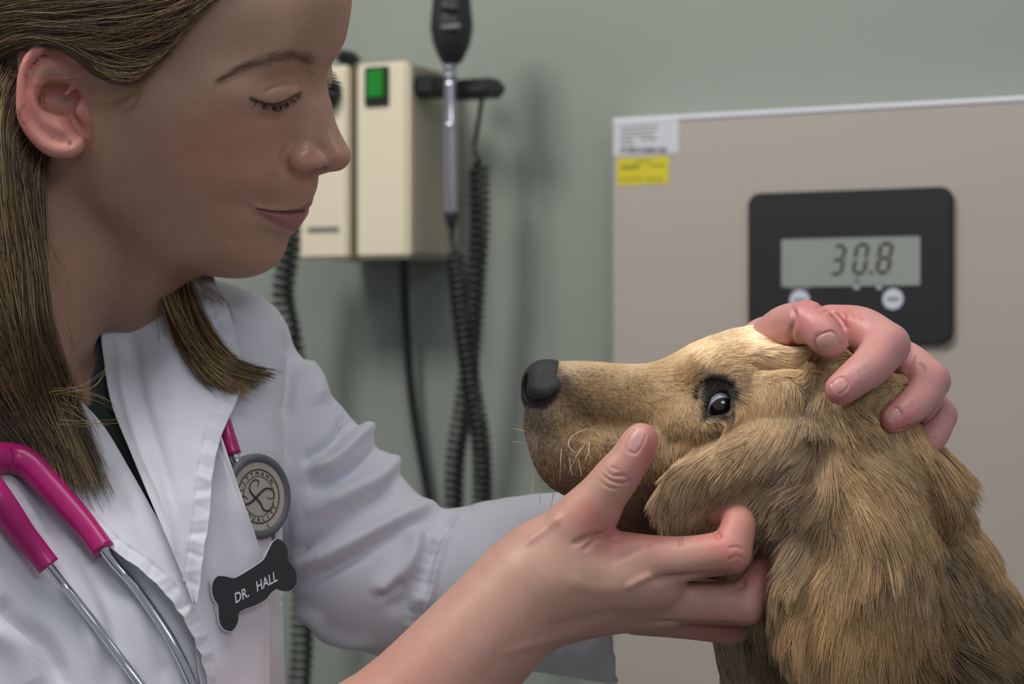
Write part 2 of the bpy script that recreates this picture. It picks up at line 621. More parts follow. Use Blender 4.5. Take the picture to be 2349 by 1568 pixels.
# --- instrument unit
OFF = 0.10
root, ra, rz = wroot('wall_transformer', 860, 600)
tag(root, 'beige two-module instrument transformer box on the wall with a lit green switch', 'medical device')
def L(u, v, off=OFF):
    a, z = wl(u, v, off)
    return a - ra, z - rz
xl, zt = L(686, 142); xr, zb = L(936, 585)
_, zt = L(936, 139)
_, zb = L(936, 590)
xg0, _ = L(800, 300); xg1, _ = L(815, 300)
rbox('body', xl + 0.003, xr - 0.001, -OFF + 0.008, -0.0005, zb + 0.001, zt - 0.001, m_beige_shade, root, 0.004)
rbox('front_panel', xl, xg0, -OFF, -OFF + 0.012, zb, zt, m_beige, root, 0.003)
rbox('front_panel', xg1, xr, -OFF, -OFF + 0.012, zb, zt, m_beige, root, 0.003)
rbox('seam_strip', xg0 - 0.001, xg1 + 0.001, -OFF + 0.003, -OFF + 0.012, zb + 0.001, zt - 0.001, m_brown, root, 0)
x0, z1 = L(839, 155); x1, z0 = L(893, 241)
sw = rbox('switch_housing', x0, x1, -OFF - 0.003, -OFF + 0.002, z0, z1, m_black, root, 0.001)
x0, z1 = L(848, 163); x1, z0 = L(885, 224)
rk = rbox('switch_rocker', x0, x1, -OFF - 0.006, -OFF - 0.001, z0, z1, m_green, None, 0.0012)
rk.parent = sw
rk['label'] = 'lit green rocker'
# round knob on the left module, half behind the face
x, z = L(752, 214)
bm = bmesh.new()
bmesh.ops.create_cone(bm, cap_ends=True, segments=40, radius1=0.0155, radius2=0.014, depth=0.014, matrix=Matrix.Translation((x, -OFF - 0.006, z)) @ Matrix.Rotation(math.pi / 2, 4, 'X'))
bmesh.ops.bevel(bm, geom=[e for e in bm.edges if len(e.link_faces) == 2 and e.calc_face_angle() > 1], offset=0.002, segments=2, affect='EDGES')
me = bpy.data.meshes.new('knob'); bm.to_mesh(me); bm.free(); me.materials.append(m_black)
for p in me.polygons: p.use_smooth = True
o = bpy.data.objects.new('knob', me); COL.objects.link(o); o.parent = root
x0, z1 = L(706, 521); x1, z0 = L(778, 532)
rbox('printed_label', x0, x1, -OFF - 0.0006, -OFF + 0.001, z0, z1, m_ink, root, 0)
# black cradles
x0, z1 = L(944, 178, 0.075); x1, z0 = L(1018, 222, 0.075)
cr = rbox('instrument_cradle', x0, x1, -0.088, -0.060, z0, z1, m_black, root, 0.004, 3)
x0, z1 = L(1044, 180, 0.085); x1, z0 = L(1140, 224, 0.085)
bm = bmesh.new()
rbox('instrument_cradle', x0 - 0.008, x1, -0.095, -0.066, z0 + 0.001, z1 - 0.002, m_black, root, 0.004, 3)
rbox('cradle_arm', L(1016, 0, 0.07)[0], L(1050, 0, 0.07)[0], -0.072, -0.055, L(0, 218, 0.07)[1], L(0, 186, 0.07)[1], m_black, root, 0.003)
# small black cradle stub on the top left corner
x0, z1 = L(776, 118, 0.09); x1, z0 = L(806, 146, 0.09)
rbox('instrument_cradle', x0, x1, -0.10, -0.07, z0, z1, m_black, root, 0.004)

# --- ophthalmoscope hanging in front of the unit
def wallW(u, v, off):
    a, z = wl(u, v, off)
    p = WO + WT * a + WN * off
    return np.array([p[0], p[1], z])
SO = FPX / 1.72
oroot = empty('ophthalmoscope', tuple(wallW(1033, 500, 0.11)), -BETA)
tag(oroot, 'black-headed ophthalmoscope with polished steel handle hanging beside the beige box', 'medical device')
def wtube(name, pts, rad, m, parent, n=40, seg=16, off=0.11, up0=(0, 1, 0)):
    p = catmull(pts, n)
    q = np.array([wallW(a[0], a[1], a[2] if len(a) > 2 else off) for a in p])
    r = np.asarray(rad, float)
    if r.ndim: r = np.interp(np.linspace(0, 1, n), np.linspace(0, 1, len(r)), r)
    V, F = tube_np(q, r / SO, seg, up0=up0)
    return mesh_np(name, V, F, m, parent)
hd = wtube('scope_head', [(1036, -60), (1036, -20), (1036, 30), (1036, 90), (1035, 120), (1034, 146)], [40, 42, 44, 49, 42, 33, 20], m_black, oroot, 40, 24, up0=(0, 1, 0))
nk = wtube('neck', [(1033, 140), (1032, 190)], [13, 12], m_chrome, oroot, 6)
wtube('collar', [(1032, 150), (1032, 156), (1032, 162)], [12, 17, 12], m_chrome, oroot, 7)
wtube('collar', [(1032, 168), (1032, 175), (1032, 182)], [12, 17, 12], m_chrome, oroot, 7)
wtube('handle', [(1032, 186), (1033, 275), (1033, 290), (1034, 400), (1035, 492)], [14, 14, 16.5, 15, 15, 15, 15, 14], m_chrome, oroot, 40)
wtube('handle_ring', [(1033, 278), (1033, 288), (1033, 298)], [13, 17.5, 13], m_chrome, oroot, 7)
wtube('cord_boot', [(1035, 488), (1035, 505), (1037, 522)], [17, 14, 9], m_black, oroot, 10)
for vv, hh in ((20, 9), (62, 8)):
    a, z = wl(1036, vv, 0.13)
    p = wallW(1034, vv, 0.128)
    V, F = tube_np([p - WT * 0.009, p + WT * 0.009], 0.0022, 8)
    mesh_np('lens_dial', V, F, m_ink if vv == 62 else m_cord, oroot)

def coil(name, pts, R, r, turns, label, seg=6, off=0.09, pre=None, post=None):
    n = int(turns * 14)
    p = catmull(pts, n)
    q = np.array([wallW(a[0], a[1], a[2] if len(a) > 2 else off) for a in p])
    al = np.concatenate([[0], np.cumsum(np.linalg.norm(np.diff(q, axis=0), axis=1))])
    q = np.stack([np.interp(np.linspace(0, al[-1], n), al, q[:, c]) for c in range(3)], 1)
    tan = np.gradient(q, axis=0); tan /= np.linalg.norm(tan, axis=1)[:, None]
    nx = np.cross(tan, [0, 1, 0]); nx /= np.linalg.norm(nx, axis=1)[:, None]
    ny = np.cross(tan, nx)
    a = np.linspace(0, turns * 2 * math.pi, n)
    rr = R / SO
    env = np.clip(np.minimum(np.arange(n), np.arange(n)[::-1]) / 14, 0.1, 1)[:, None]
    c = q + rr * env * (np.cos(a)[:, None] * nx + np.sin(a)[:, None] * ny)
    if pre is not None:
        c = np.vstack([np.array([wallW(b[0], b[1], b[2] if len(b) > 2 else off) for b in catmull(pre, 16)]), c])
    V, F = tube_np(c, r / SO, seg)
    o = mesh_np(name, V, F, m_cord)
    return tag(o, label, 'cord', 'coiled instrument cords')
coil('coiled_cord', [(1098, 370, .06), (1100, 520, .06), (1092, 640, .06), (1080, 800, .06), (1064, 930, .06), (1045, 1050, .06), (1042, 1200, .06), (1050, 1500, .06)], 20, 6.0, 64,
     'black coiled cord from the cradle whose upper end hangs highest', pre=[(1106, 224, .06), (1096, 290, .06), (1088, 340, .06), (1100, 372, .07)])
coil('coiled_cord', [(1042, 575, .11), (1050, 640, .11), (1064, 760, .11), (1084, 900, .11), (1103, 1020, .11), (1106, 1200, .11), (1095, 1500, .11)], 19, 6.0, 58,
     'black coiled cord leaving the foot of the steel ophthalmoscope handle', pre=[(1037, 520, .11), (1036, 545, .11), (1042, 572, .11)])
coil('coiled_cord', [(668, 470, .09), (664, 560, .09), (650, 680, .09), (672, 800, .08), (690, 1000, .08), (700, 1200, .08), (694, 1420, .08), (692, 1500, .08), (680, 1640, .08)], 23, 6.5, 60,
     'black coiled cord hanging beside the chin and reappearing under the sleeve')
o = wtube('power_cord', [(926, 560, .03), (926, 620, .03), (932, 760, .02), (946, 920, .015), (976, 1100, .012), (1010, 1300, .012), (1050, 1700, .012)], 11.5, m_cord, None, 60, 10)
tag(o, 'plain straight black power cord dropping below the beige box', 'cord')
log('unit')

# --- scale board
BOFF = 0.035
root, ra, rz = wroot('scale_board', 1405, 1500)
tag(root, 'large beige upright scale board with white top edging and digital weight display', 'scale')
def L(u, v, off=BOFF):
    a, z = wl(u, v, off)
    return a - ra, z - rz
xl, zt = L(1406, 272)
xr = xl + 0.62
_, zb = L(1406, 2200)
rbox('panel', xl, xr, -BOFF, -0.002, zb, zt - 0.0045, m_board, root, 0.001)
rbox('top_edging', xl - 0.0003, xr, -BOFF - 0.0008, -0.002, zt - 0.0046, zt, m_boardedge, root, 0.0012)
# stickers
def quadbox(name, u0, v0, u1, v1, m, parent, off, th=0.0004):
    x0, z1 = L(u0, v0, off); x1, _ = L(u1, v0, off); _, z0 = L(u0, v1, off)
    return rbox(name, x0, x1, -off - th, -off + 0.0001, z0, z1, m, parent, 0)
st = quadbox('sticker', 1408, 281, 1557, 357, m_paper, root, BOFF)
st['label'] = 'white printed label'
for (a, b, c) in ((1424, 1510, 291), (1424, 1506, 301), (1424, 1500, 311), (1424, 1452, 320), (1470, 1508, 318), (1424, 1456, 329)):
    t = quadbox('print_line', a, c, b, c + 3.5, m_ink, None, BOFF + 0.0004, 0.0002); t.parent = st
rr = random.Random(3)
u = 1423
while u < 1528:
    wd = rr.choice([1.6, 2.2, 3.2])
    t = quadbox('barcode_bar', u, 338, u + wd, 350, m_ink2, None, BOFF + 0.0004, 0.0002); t.parent = st
    u += wd + rr.choice([1.2, 1.8, 3])
st2 = quadbox('sticker', 1416, 364, 1534, 425, m_yel, root, BOFF)
st2['label'] = 'yellow printed label'
for (a, b, c) in ((1455, 1495, 368), (1424, 1468, 379), (1490, 1526, 377), (1424, 1466, 384), (1420, 1474, 409), (1480, 1520, 409)):
    t = quadbox('print_line', a, c, b, c + 4.5, m_yink, None, BOFF + 0.0004, 0.0002); t.parent = st2
# display
x0, z1 = L(1716, 444, BOFF + .006); x1, _ = L(2184, 422, BOFF + .006); _, z0 = L(2184, 788, BOFF + .006)
zt2 = z1
dis = rprism('display_unit', rrect(x0, x1, z0, zt2, 0.010), -BOFF - 0.007, -BOFF + 0.001, m_bezel, root, 0.0012)
D2 = BOFF + 0.0072
x0, z1 = L(1793, 549, D2); x1, _ = L(2111, 543, D2); _, z0 = L(1793, 658, D2)
lcd = rprism('lcd_window', rrect(x0, x1, z0, z1, 0.001, 2), -D2 - 0.0004, -D2 + 0.001, m_lcd, None); lcd.parent = dis
# seven-segment digits 30.8
def seg_digit(cu0, cu1, cv0, cv1, on, par):
    xa, za = L(cu0, cv0, D2 + .0005); xb, _ = L(cu1, cv0, D2 + .0005); _, zb_ = L(cu0, cv1, D2 + .0005)
    sl = 0.0016; t = 0.0026; zm = (za + zb_) / 2; g = 0.0006
    segs = {'a': (xa, za, xb, za), 'g': (xa, zm, xb, zm), 'd': (xa, zb_, xb, zb_), 'f': (xa, zm, xa, za), 'b': (xb, zm, xb, za), 'e': (xa, zb_, xa, zm), 'c': (xb, zb_, xb, zm)}
    for s_ in on:
        ax, az, bx, bz = segs[s_]
        sh = lambda z: sl * (z - zm) / (za - zm)
        if s_ in 'agd':
            pts = [(ax + g + sh(az), az), (ax + t / 2 + g + sh(az), az + t / 2), (bx - t / 2 - g + sh(az), az + t / 2), (bx - g + sh(az), az), (bx - t / 2 - g + sh(az), az - t / 2), (ax + t / 2 + g + sh(az), az - t / 2)]
        else:
            pts = [(ax + sh(az), az + g), (ax - t / 2 + sh(az), az + g + t / 2), (ax - t / 2 + sh(bz), bz - g - t / 2), (ax + sh(bz), bz - g), (ax + t / 2 + sh(bz), bz - g - t / 2), (ax + t / 2 + sh(az), az + g + t / 2)]
        rprism('lcd_segment', pts, -D2 - 0.0008, -D2 - 0.0003, m_seg, par)
seg_digit(1910, 1934, 564, 628, 'abgcd', dis)
seg_digit(1962, 1987, 561, 626, 'abcdef', dis)
seg_digit(2016, 2042, 559, 624, 'abcdefg', dis)
t = quadbox('lcd_segment', 1994, 621, 2001, 628, m_seg, None, D2 + .0004, .0004); t.parent = dis
t = quadbox('lcd_segment', 1964, 638, 1969, 648, m_seg, None, D2 + .0004, .0004); t.parent = dis
for (uu, vv) in ((1965, 657), (2017, 657)):
    t = quadbox('unit_mark', uu - 6, vv - 4, uu - 2, vv + 6, m_btn, None, D2, .0003); t.parent = dis
    t = quadbox('unit_mark', uu, vv, uu + 6, vv + 6, m_btn, None, D2, .0003); t.parent = dis
t = quadbox('unit_mark', 1810, 660, 1858, 664, m_ink, None, D2, .0003); t.parent = dis
for (uu, vv) in ((1835, 689), (2049, 686)):
    x, z = L(uu, vv, D2)
    r = 24 / (FPX / 1.62)
    b = rprism('button', [(x + r * math.cos(i * math.pi / 16), z + r * math.sin(i * math.pi / 16)) for i in range(32)], -D2 - 0.0012, -D2 + 0.0005, m_btn, None, 0.0004); b.parent = dis
    t = quadbox('printed_word', uu - 13, vv - 4, uu + 13, vv + 3, m_ink, None, D2 + .0012, .0002); t.parent = b
log('room')
# ------------------------------------------------------------------ the vet: one continuous body (head, neck, chest, both arms and hands)
def gloss_in(m, lo, hi):
    nt = m.node_tree; a_ = nt.nodes.new('ShaderNodeAttribute'); a_.attribute_name = 'gloss'
    r_ = nt.nodes.new('ShaderNodeMapRange'); r_.inputs['To Min'].default_value = lo; r_.inputs['To Max'].default_value = hi
    nt.links.new(a_.outputs['Fac'], r_.inputs['Value']); nt.links.new(r_.outputs[0], nt.nodes['Principled BSDF'].inputs['Roughness'])
m_skin = mat('skin', attr='col', rough=0.45, spec=0.45, noise=0.10, nscale=85, bump=0.12, bscale=900, sss=0.12, sssr=(1.0, 0.32, 0.16), sscale=0.006)

gloss_in(m_skin, 0.47, 0.24)
AL = math.radians(24); RO = math.radians(16)
FV = np.array([math.cos(AL), -math.sin(AL), 0.0])                                                  # face forward
SV = np.array([-math.sin(AL) * math.cos(RO), -math.cos(AL) * math.cos(RO), -math.sin(RO)])          # her right: towards the camera and down
UV_ = np.cross(SV, FV); UV_ /= np.linalg.norm(UV_)
if UV_[2] < 0: UV_ = -UV_
HO = W(330, 290, -80)                                  # on the mid plane, between the ears
def hf(xf, v, s):
    """forward px, photo row, lateral px -> world"""
    q = HO + FV * xf / S + SV * s / S
    b_ = (784.0 - v) / FPX                    # z - CAMZ = b * y
    t = (b_ * q[1] - (q[2] - CAMZ)) / (UV_[2] - b_ * UV_[1])
    return q + UV_ * t
def hu(u, v, s):
    """photo column and row, lateral px -> world (forward solved)"""
    a_ = (u - 1174.5) / FPX; b_ = (784.0 - v) / FPX
    q = HO + SV * s / S
    A = np.array([[FV[0] - a_ * FV[1], UV_[0] - a_ * UV_[1]], [FV[2] - b_ * FV[1], UV_[2] - b_ * UV_[1]]])
    x = np.linalg.solve(A, [a_ * q[1] - q[0], b_ * q[1] - (q[2] - CAMZ)])
    return q + FV * x[0] + UV_ * x[1]
def mir(p):
    p = np.asarray(p)
    return p - 2 * ((p - HO) @ SV)[..., None] * SV
LM = [
 # midline
 ('f', 110, -335, 0), ('f', 350, -250, 0), ('f', 440, -150, 0), ('u', 796, -50, 0), ('u', 803, 30, 0), ('u', 797, 85, 0), ('u', 775, 128, 0), ('u', 742, 170, 0), ('u', 730, 205, 0), ('u', 722, 260, 0), ('u', 722, 320, 0),
 ('u', 722, 380, 0), ('u', 721, 410, 0), ('u', 722, 436, 0), ('u', 711, 462, 0), ('u', 690, 490, 0), ('u', 690, 508, 0), ('u', 680, 532, 0), ('u', 657, 548, 0), ('u', 652, 570, 0),
 ('u', 640, 598, 0), ('u', 612, 622, 0), ('u', 575, 636, 0), ('f', 200, 636, 0), ('f', 130, 625, 0), ('f', 60, 640, 0),
 ('f', -60, 760, 0), ('f', -250, 640, 0), ('f', -340, 480, 0), ('f', -392, 250, 0), ('f', -405, 50, 0), ('f', -370, -120, 0), ('f', -260, -255, 0), ('f', -80, -325, 0),
 # skull
 ('f', 250, -250, 150), ('f', 60, -235, 205), ('f', -150, -190, 170),
 ('f', 412, -150, 110), ('f', 320, -150, 200), ('f', 80, -130, 272), ('f', -200, -120, 225),
 ('f', 494, -50, 100), ('f', 405, -50, 190), ('f', 250, -50, 262), ('f', 60, -40, 292), ('f', -200, -40, 262),
 ('f', 506, 40, 100), ('f', 430, 40, 185), ('f', 300, 50, 250), ('f', 110, 50, 282), ('f', -30, 50, 290), ('f', -200, 50, 270), ('f', -320, 50, 190),
 # brow
 ('f', 496, 100, 55), ('f', 482, 106, 110), ('f', 425, 112, 165), ('f', 365, 120, 215), ('f', 260, 130, 252), ('f', 120, 150, 278),
 # eye region
 ('u', 692, 165, 52), ('u', 640, 165, 120), ('u', 575, 175, 180), ('u', 500, 190, 228),
 ('u', 690, 205, 52), ('u', 660, 200, 92), ('u', 630, 212, 128), ('u', 592, 222, 168), ('u', 560, 225, 200), ('u', 480, 225, 240), ('u', 380, 220, 268), ('u', 270, 220, 285),
 ('u', 686, 240, 62), ('u', 650, 246, 102), ('u', 610, 256, 145), ('u', 560, 258, 190),
 # cheek
 ('u', 672, 285, 70), ('u', 640, 290, 108), ('u', 585, 298, 165), ('u', 510, 300, 218), ('u', 400, 300, 262), ('u', 280, 300, 282),
 ('u', 655, 335, 80), ('u', 610, 350, 128), ('u', 540, 360, 185), ('u', 440, 360, 238), ('u', 310, 360, 272),
 ('u', 650, 390, 84), ('u', 615, 410, 118), ('u', 560, 420, 160), ('u', 470, 430, 208), ('u', 350, 430, 248),
 ('u', 690, 415, 42), ('u', 655, 430, 76),
 ('u', 694, 448, 34), ('u', 650, 462, 66), ('u', 604, 470, 92), ('u', 572, 478, 112), ('u', 540, 480, 138),
 ('u', 668, 490, 35), ('u', 625, 488, 72), ('u', 660, 520, 38), ('u', 610, 512, 78), ('u', 560, 520, 118),
 ('u', 624, 548, 42), ('u', 570, 545, 95), ('u', 500, 530, 150), ('u', 400, 520, 198), ('u', 300, 500, 232), ('u', 230, 480, 245),
 ('u', 612, 585, 48), ('u', 560, 590, 88), ('u', 480, 585, 132), ('u', 400, 590, 160), ('u', 330, 575, 182),
 ('u', 560, 625, 55), ('u', 490, 628, 82), ('u', 420, 624, 105), ('f', 100, 622, 120),
 # back, lower
 ('f', -60, 300, 278), ('f', -250, 250, 235), ('f', -120, 430, 225), ('f', -280, 420, 140), ('f', -20, 560, 190), ('f', -180, 600, 170),
]
pts = []
for k, a, b, c in LM:
    p = hf(a, b, c) if k == 'f' else hu(a, b, c)
    pts.append(p)
    if c: pts.append(mir(p))
pts = np.array(pts)
HC = hf(60, 215, 0)
rel = pts - HC
rr_ = np.linalg.norm(rel, axis=1)
fitR = rbf_fit(rel / rr_[:, None], rr_, 2e-4, 'r3')
TH, PH = 360, 240
_th = np.linspace(-math.pi, math.pi, TH + 1); _ph = np.linspace(0, math.pi, PH + 1)
_T, _P = np.meshgrid(_th, _ph, indexing='ij')
_D = np.stack([np.sin(_P) * np.cos(_T), np.sin(_P) * np.sin(_T), np.cos(_P)], -1)
RT = fitR(_D.reshape(-1, 3)).reshape(TH + 1, PH + 1)
gT, gP = np.gradient(RT, _th[1] - _th[0], _ph[1] - _ph[0])
GR = 1 / np.sqrt(1 + (gP / RT) ** 2 + (gT / (RT * np.maximum(np.sin(_P), 0.15))) ** 2)
def bil(T, x, y):
    i = np.clip(x.astype(int), 0, TH - 1); j = np.clip(y.astype(int), 0, PH - 1)
    fx = x - i; fy = y - j
    return (T[i, j] * (1 - fx) + T[i + 1, j] * fx) * (1 - fy) + (T[i, j + 1] * (1 - fx) + T[i + 1, j + 1] * fx) * fy
def headf(q):
    r = q - HC
    d = np.sqrt((r * r).sum(-1)) + 1e-9
    th = np.arctan2(r[..., 1], r[..., 0]); ph = np.arccos(np.clip(r[..., 2] / d, -1, 1))
    x = (th + math.pi) / (2 * math.pi) * TH; y = ph / math.pi * PH
    return (d - bil(RT, x, y)) * bil(GR, x, y)
def uvw(p): return tuple(PX(p))
def hc(pts4, mirror=False):
    """(u, v, s, r) list -> (u, v, w, r), optionally on the other side"""
    out = []
    for u, v, s, r in pts4:
        p = hu(u, v, s)
        if mirror: p = mir(p)
        a = PX(p)
        out.append((a[0], a[1], a[2], r))
    return out

B = Field()
B.fn(headf, HC - 0.16, HC + 0.16)
# nose
B.chain(hc([(716, 178, 0, 27), (728, 230, 0, 27), (741, 285, 0, 29), (757, 330, 0, 33), (772, 357, 0, 33)]), k=26)
B.chain(hc([(758, 362, 0, 30), (735, 378, 0, 22), (712, 392, 0, 16)]), k=14)
for mr_ in (False, True):
    B.chain(hc([(716, 250, 16, 22), (706, 300, 30, 26), (700, 345, 38, 24)], mr_), k=26)
    B.chain(hc([(698, 352, 50, 27), (688, 364, 58, 29), (700, 370, 52, 27), (738, 368, 24, 24)], mr_), k=6)
    # lids over the eyeball
    B.chain(hc([(674, 207, 72, 13), (650, 210, 92, 18), (622, 216, 118, 20), (596, 222, 146, 14)], mr_), k=22)
    # nostril
    B.chain(hc([(694, 390, 56, 8), (716, 387, 44, 11.5), (742, 383, 30, 8.5)], mr_), k=3, sub=True)
    # lips
    B.chain(hc([(590, 482, 102, 4), (625, 491, 72, 10), (658, 500, 38, 15), (674, 504, 0, 17)], mr_), k=7)
    B.chain(hc([(584, 478, 108, 3), (625, 480, 75, 6), (662, 474, 42, 10), (692, 468, 14, 12), (698, 470, 0, 11)], mr_), k=9)
    B.chain(hc([(580, 481, 116, 2.0), (620, 487, 86, 3), (662, 489, 56, 3), (700, 486, 20, 3.5), (706, 487, 0, 3)], mr_), k=5, sub=True)
# near ear (w measured on the head side)
def ear(mirror):
    def T(lst, dw=0):
        out = []
        for u, v, w, r in lst:
            p = W(u, v, w + dw)
            if mirror: p = mir(p)
            a = PX(p); out.append((a[0], a[1], a[2], r))
        return out
    # back plate
    B.chain(T([(150, 200, 205, 20), (112, 150, 214, 20), (85, 190, 220, 22), (80, 250, 222, 22), (105, 300, 216, 18)]), k=14)
    B.chain(T([(140, 180, 200, 26), (120, 230, 205, 30), (140, 290, 200, 24), (165, 325, 205, 20)]), k=16)
    B.chain(T([(104, 296, 208, 22), (130, 318, 206, 24), (160, 330, 202, 20)]), k=12)
    # bowl
    B.chain(T([(114, 222, 219, 33), (148, 228, 216, 35)]), k=7, sub=True)
    B.chain(T([(135, 238, 232, 28), (166, 262, 226, 17), (176, 280, 226, 8)]), k=7, sub=True)
    # scapha groove
    B.chain(T([(160, 158, 240, 6), (130, 138, 246, 8), (95, 147, 252, 7), (68, 185, 254, 7), (66, 235, 253, 6), (82, 275, 246, 6), (105, 300, 240, 4)]), k=6, sub=True)
    B.chain(T([(146, 178, 240, 7), (120, 184, 238, 9)]), k=8, sub=True)
    # helix rim
    B.chain(T([(150, 218, 216, 6), (172, 192, 220, 9), (178, 155, 222, 11), (158, 122, 226, 12), (118, 110, 230, 12), (78, 122, 234, 13), (55, 160, 238, 12), (50, 210, 238, 13), (52, 260, 236, 14), (70, 300, 232, 15), (105, 335, 226, 17), (140, 348, 222, 17), (172, 342, 216, 17), (186, 325, 208, 12)]), k=6, n=50)
    # antihelix, antitragus, tragus
    B.chain(T([(88, 196, 224, 10), (78, 228, 228, 10), (86, 262, 228, 10), (112, 284, 226, 10), (140, 298, 222, 11), (150, 308, 218, 10)]), k=7)
    B.chain(T([(126, 158, 220, 8), (100, 178, 224, 9), (88, 200, 224, 9)]), k=8)
    B.chain(T([(188, 236, 206, 8), (184, 256, 210, 12), (196, 276, 204, 10)]), k=8)
ear(False); ear(True)
# neck, chest
B.chain([(140, 420, -110, 215), (60, 640, -110, 200), (0, 840, -120, 198), (-60, 1020, -130, 225)], k=50)
B.chain([(400, 900, -420, 130), (150, 1010, -220, 180), (-260, 1150, 60, 165)], k=70)
B.chain([(-60, 1100, -140, 260), (-60, 1500, -160, 330)], k=120)
# sterno muscle and throat line
# far arm: shoulder, upper arm, forearm, wrist (inside the sleeve and behind the dog)
B.chain([(480, 860, -400, 120), (620, 1000, -380, 120), (840, 1330, -330, 105)], k=60)
B.chain([(840, 1330, -330, 105), (1100, 1330, -330, 115), (1330, 1290, -325, 102), (1540, 1140, -300, 92), (1710, 910, -190, 85), (1775, 815, -100, 88)], k=50)
# near arm: shoulder outside the frame, elbow low on the left, bare forearm up to the wrist
B.chain([(-260, 1150, 60, 170), (-150, 1600, 160, 150), (250, 1960, 240, 128)], k=60)
B.chain([(250, 1960, 240, 128), (650, 1800, 245, 148), (900, 1668, 235, 142), (1090, 1482, 220, 130), (1215, 1352, 205, 124), (1290, 1310, 200, 112)], k=50)
# near hand: palm
B.chain([(1225, 1340, 200, 112), (1350, 1330, 205, 95), (1450, 1325, 205, 82), (1500, 1330, 200, 72)], k=30)
B.chain([(1270, 1385, 180, 92), (1400, 1385, 165, 68), (1520, 1385, 150, 58)], k=35)
B.chain([(1255, 1260, 205, 70), (1320, 1215, 225, 66), (1365, 1168, 235, 56)], k=40)
# thumb
B.chain([(1322, 1205, 228, 66), (1378, 1140, 242, 54), (1414, 1094, 250, 50), (1440, 1060, 252, 45), (1463, 1022, 250, 42), (1470, 1010, 250, 39)], k=14)
# web
B.chain([(1350, 1215, 200, 40), (1368, 1258, 205, 42), (1440, 1285, 205, 44)], k=40)
# index
B.chain([(1440, 1284, 215, 60), (1540, 1285, 235, 53), (1610, 1276, 250, 48), (1672, 1266, 258, 49)], k=14)
B.chain([(1674, 1266, 258, 47), (1690, 1222, 246, 40), (1694, 1192, 225, 38), (1672, 1180, 195, 34), (1650, 1180, 175, 30)], k=7)
# middle
B.chain([(1460, 1360, 160, 60), (1580, 1376, 165, 54), (1660, 1384, 180, 49), (1708, 1386, 185, 47)], k=16)
B.chain([(1710, 1386, 185, 45), (1738, 1340, 172, 39), (1756, 1308, 150, 36), (1748, 1294, 120, 33)], k=7)
# ring and little finger underneath
B.chain([(1460, 1400, 100, 55), (1580, 1420, 80, 45), (1665, 1436, 70, 40), (1690, 1440, 60, 38)], k=14)
B.chain([(1690, 1440, 60, 38), (1715, 1400, 30, 33), (1715, 1370, 5, 30)], k=8)
B.chain([(1430, 1400, 60, 48), (1540, 1412, 20, 38), (1620, 1425, 0, 33), (1660, 1400, -20, 29)], k=14)
# far hand: back of the hand behind, fingers curling over the skull towards the camera
B.chain([(1770, 820, -100, 86), (1850, 800, -60, 78), (1960, 810, -50, 72)], k=40)
B.chain([(1880, 790, -40, 66), (1980, 830, -60, 70), (2060, 900, -70, 62)], k=40)
# thumb of the far hand
B.chain([(1780, 780, 10, 62), (1806, 748, 90, 50), (1850, 738, 175, 48)], k=30)
B.chain([(1852, 738, 178, 45), (1878, 752, 205, 44), (1896, 772, 222, 42), (1906, 782, 226, 38)], k=9)
# index
B.chain([(1905, 750, 40, 52), (1975, 756, 95, 52), (2036, 792, 165, 50)], k=26)
B.chain([(2036, 792, 168, 49), (1998, 838, 230, 46), (1966, 864, 262, 41), (1930, 892, 276, 36)], k=9)
# middle
B.chain([(2000, 800, 10, 50), (2080, 830, 60, 46), (2134, 872, 110, 44)], k=20)
B.chain([(2134, 874, 112, 44), (2112, 914, 170, 42), (2080, 944, 205, 38), (2052, 962, 215, 33)], k=9)
# ring
B.chain([(2060, 880, -20, 44), (2120, 910, 20, 40), (2156, 952, 60, 38)], k=20)
B.chain([(2156, 954, 62, 38), (2140, 992, 115, 38), (2118, 1024, 140, 34), (2108, 1036, 145, 30)], k=9)
# little finger
B.chain([(2050, 930, -60, 40), (2110, 990, -30, 34), (2130, 1040, 10, 30), (2120, 1080, 50, 27)], k=14)
BV, BF_ = B.mesh(0.0015)
log('body', len(BV), len(BF_))
BV = relax(BV, BF_, 2, 0.5)
BV, BF_ = subdivide(BV, BF_)
BV = relax(BV, BF_, 3, 0.5)
NN = normals(BV, BF_)
Q = PX(BV)
def st(poly, amp, width, wmin=-1e9, wmax=1e9, **k): stroke(BV, NN, Q, poly, amp, width, wmin, wmax, **k)
# --- face
st([(604, 214), (632, 200), (662, 192), (684, 190)], -4.5, 5)               # lid crease
st([(574, 226), (600, 238), (632, 243), (664, 232), (692, 214)], -8, 4)    # lash line
st([(590, 262), (620, 272), (660, 262)], -2.5, 12)                         # under the lid
st([(520, 170), (600, 142), (710, 138)], 3, 16)
st([(712, 160), (700, 185), (692, 200)], -6, 15)
st([(600, 185), (650, 175), (690, 172)], -2.5, 12)
st([(652, 338), (648, 362), (656, 388), (668, 402)], -3, 7)                # wing crease
st([(640, 392), (612, 430), (580, 462)], -3, 16)
st([(600, 400), (570, 430), (545, 470)], 2.5, 22)
st([(566, 470), (574, 480), (580, 492)], -3.5, 8)                            # mouth corner
st([(560, 500), (540, 530), (530, 560)], -3, 14)
st([(716, 408), (710, 440)], -2, 7)
st([(585, 480), (625, 487), (665, 488), (697, 486)], -7, 3.2, ends=False)
st([(590, 530), (650, 545)], -3, 12)
st([(196, 225), (200, 262), (206, 310), (200, 350)], -3, 10, 100)
st([(158, 324), (164, 336)], -6, 3, 150)                                    # pierced lobe
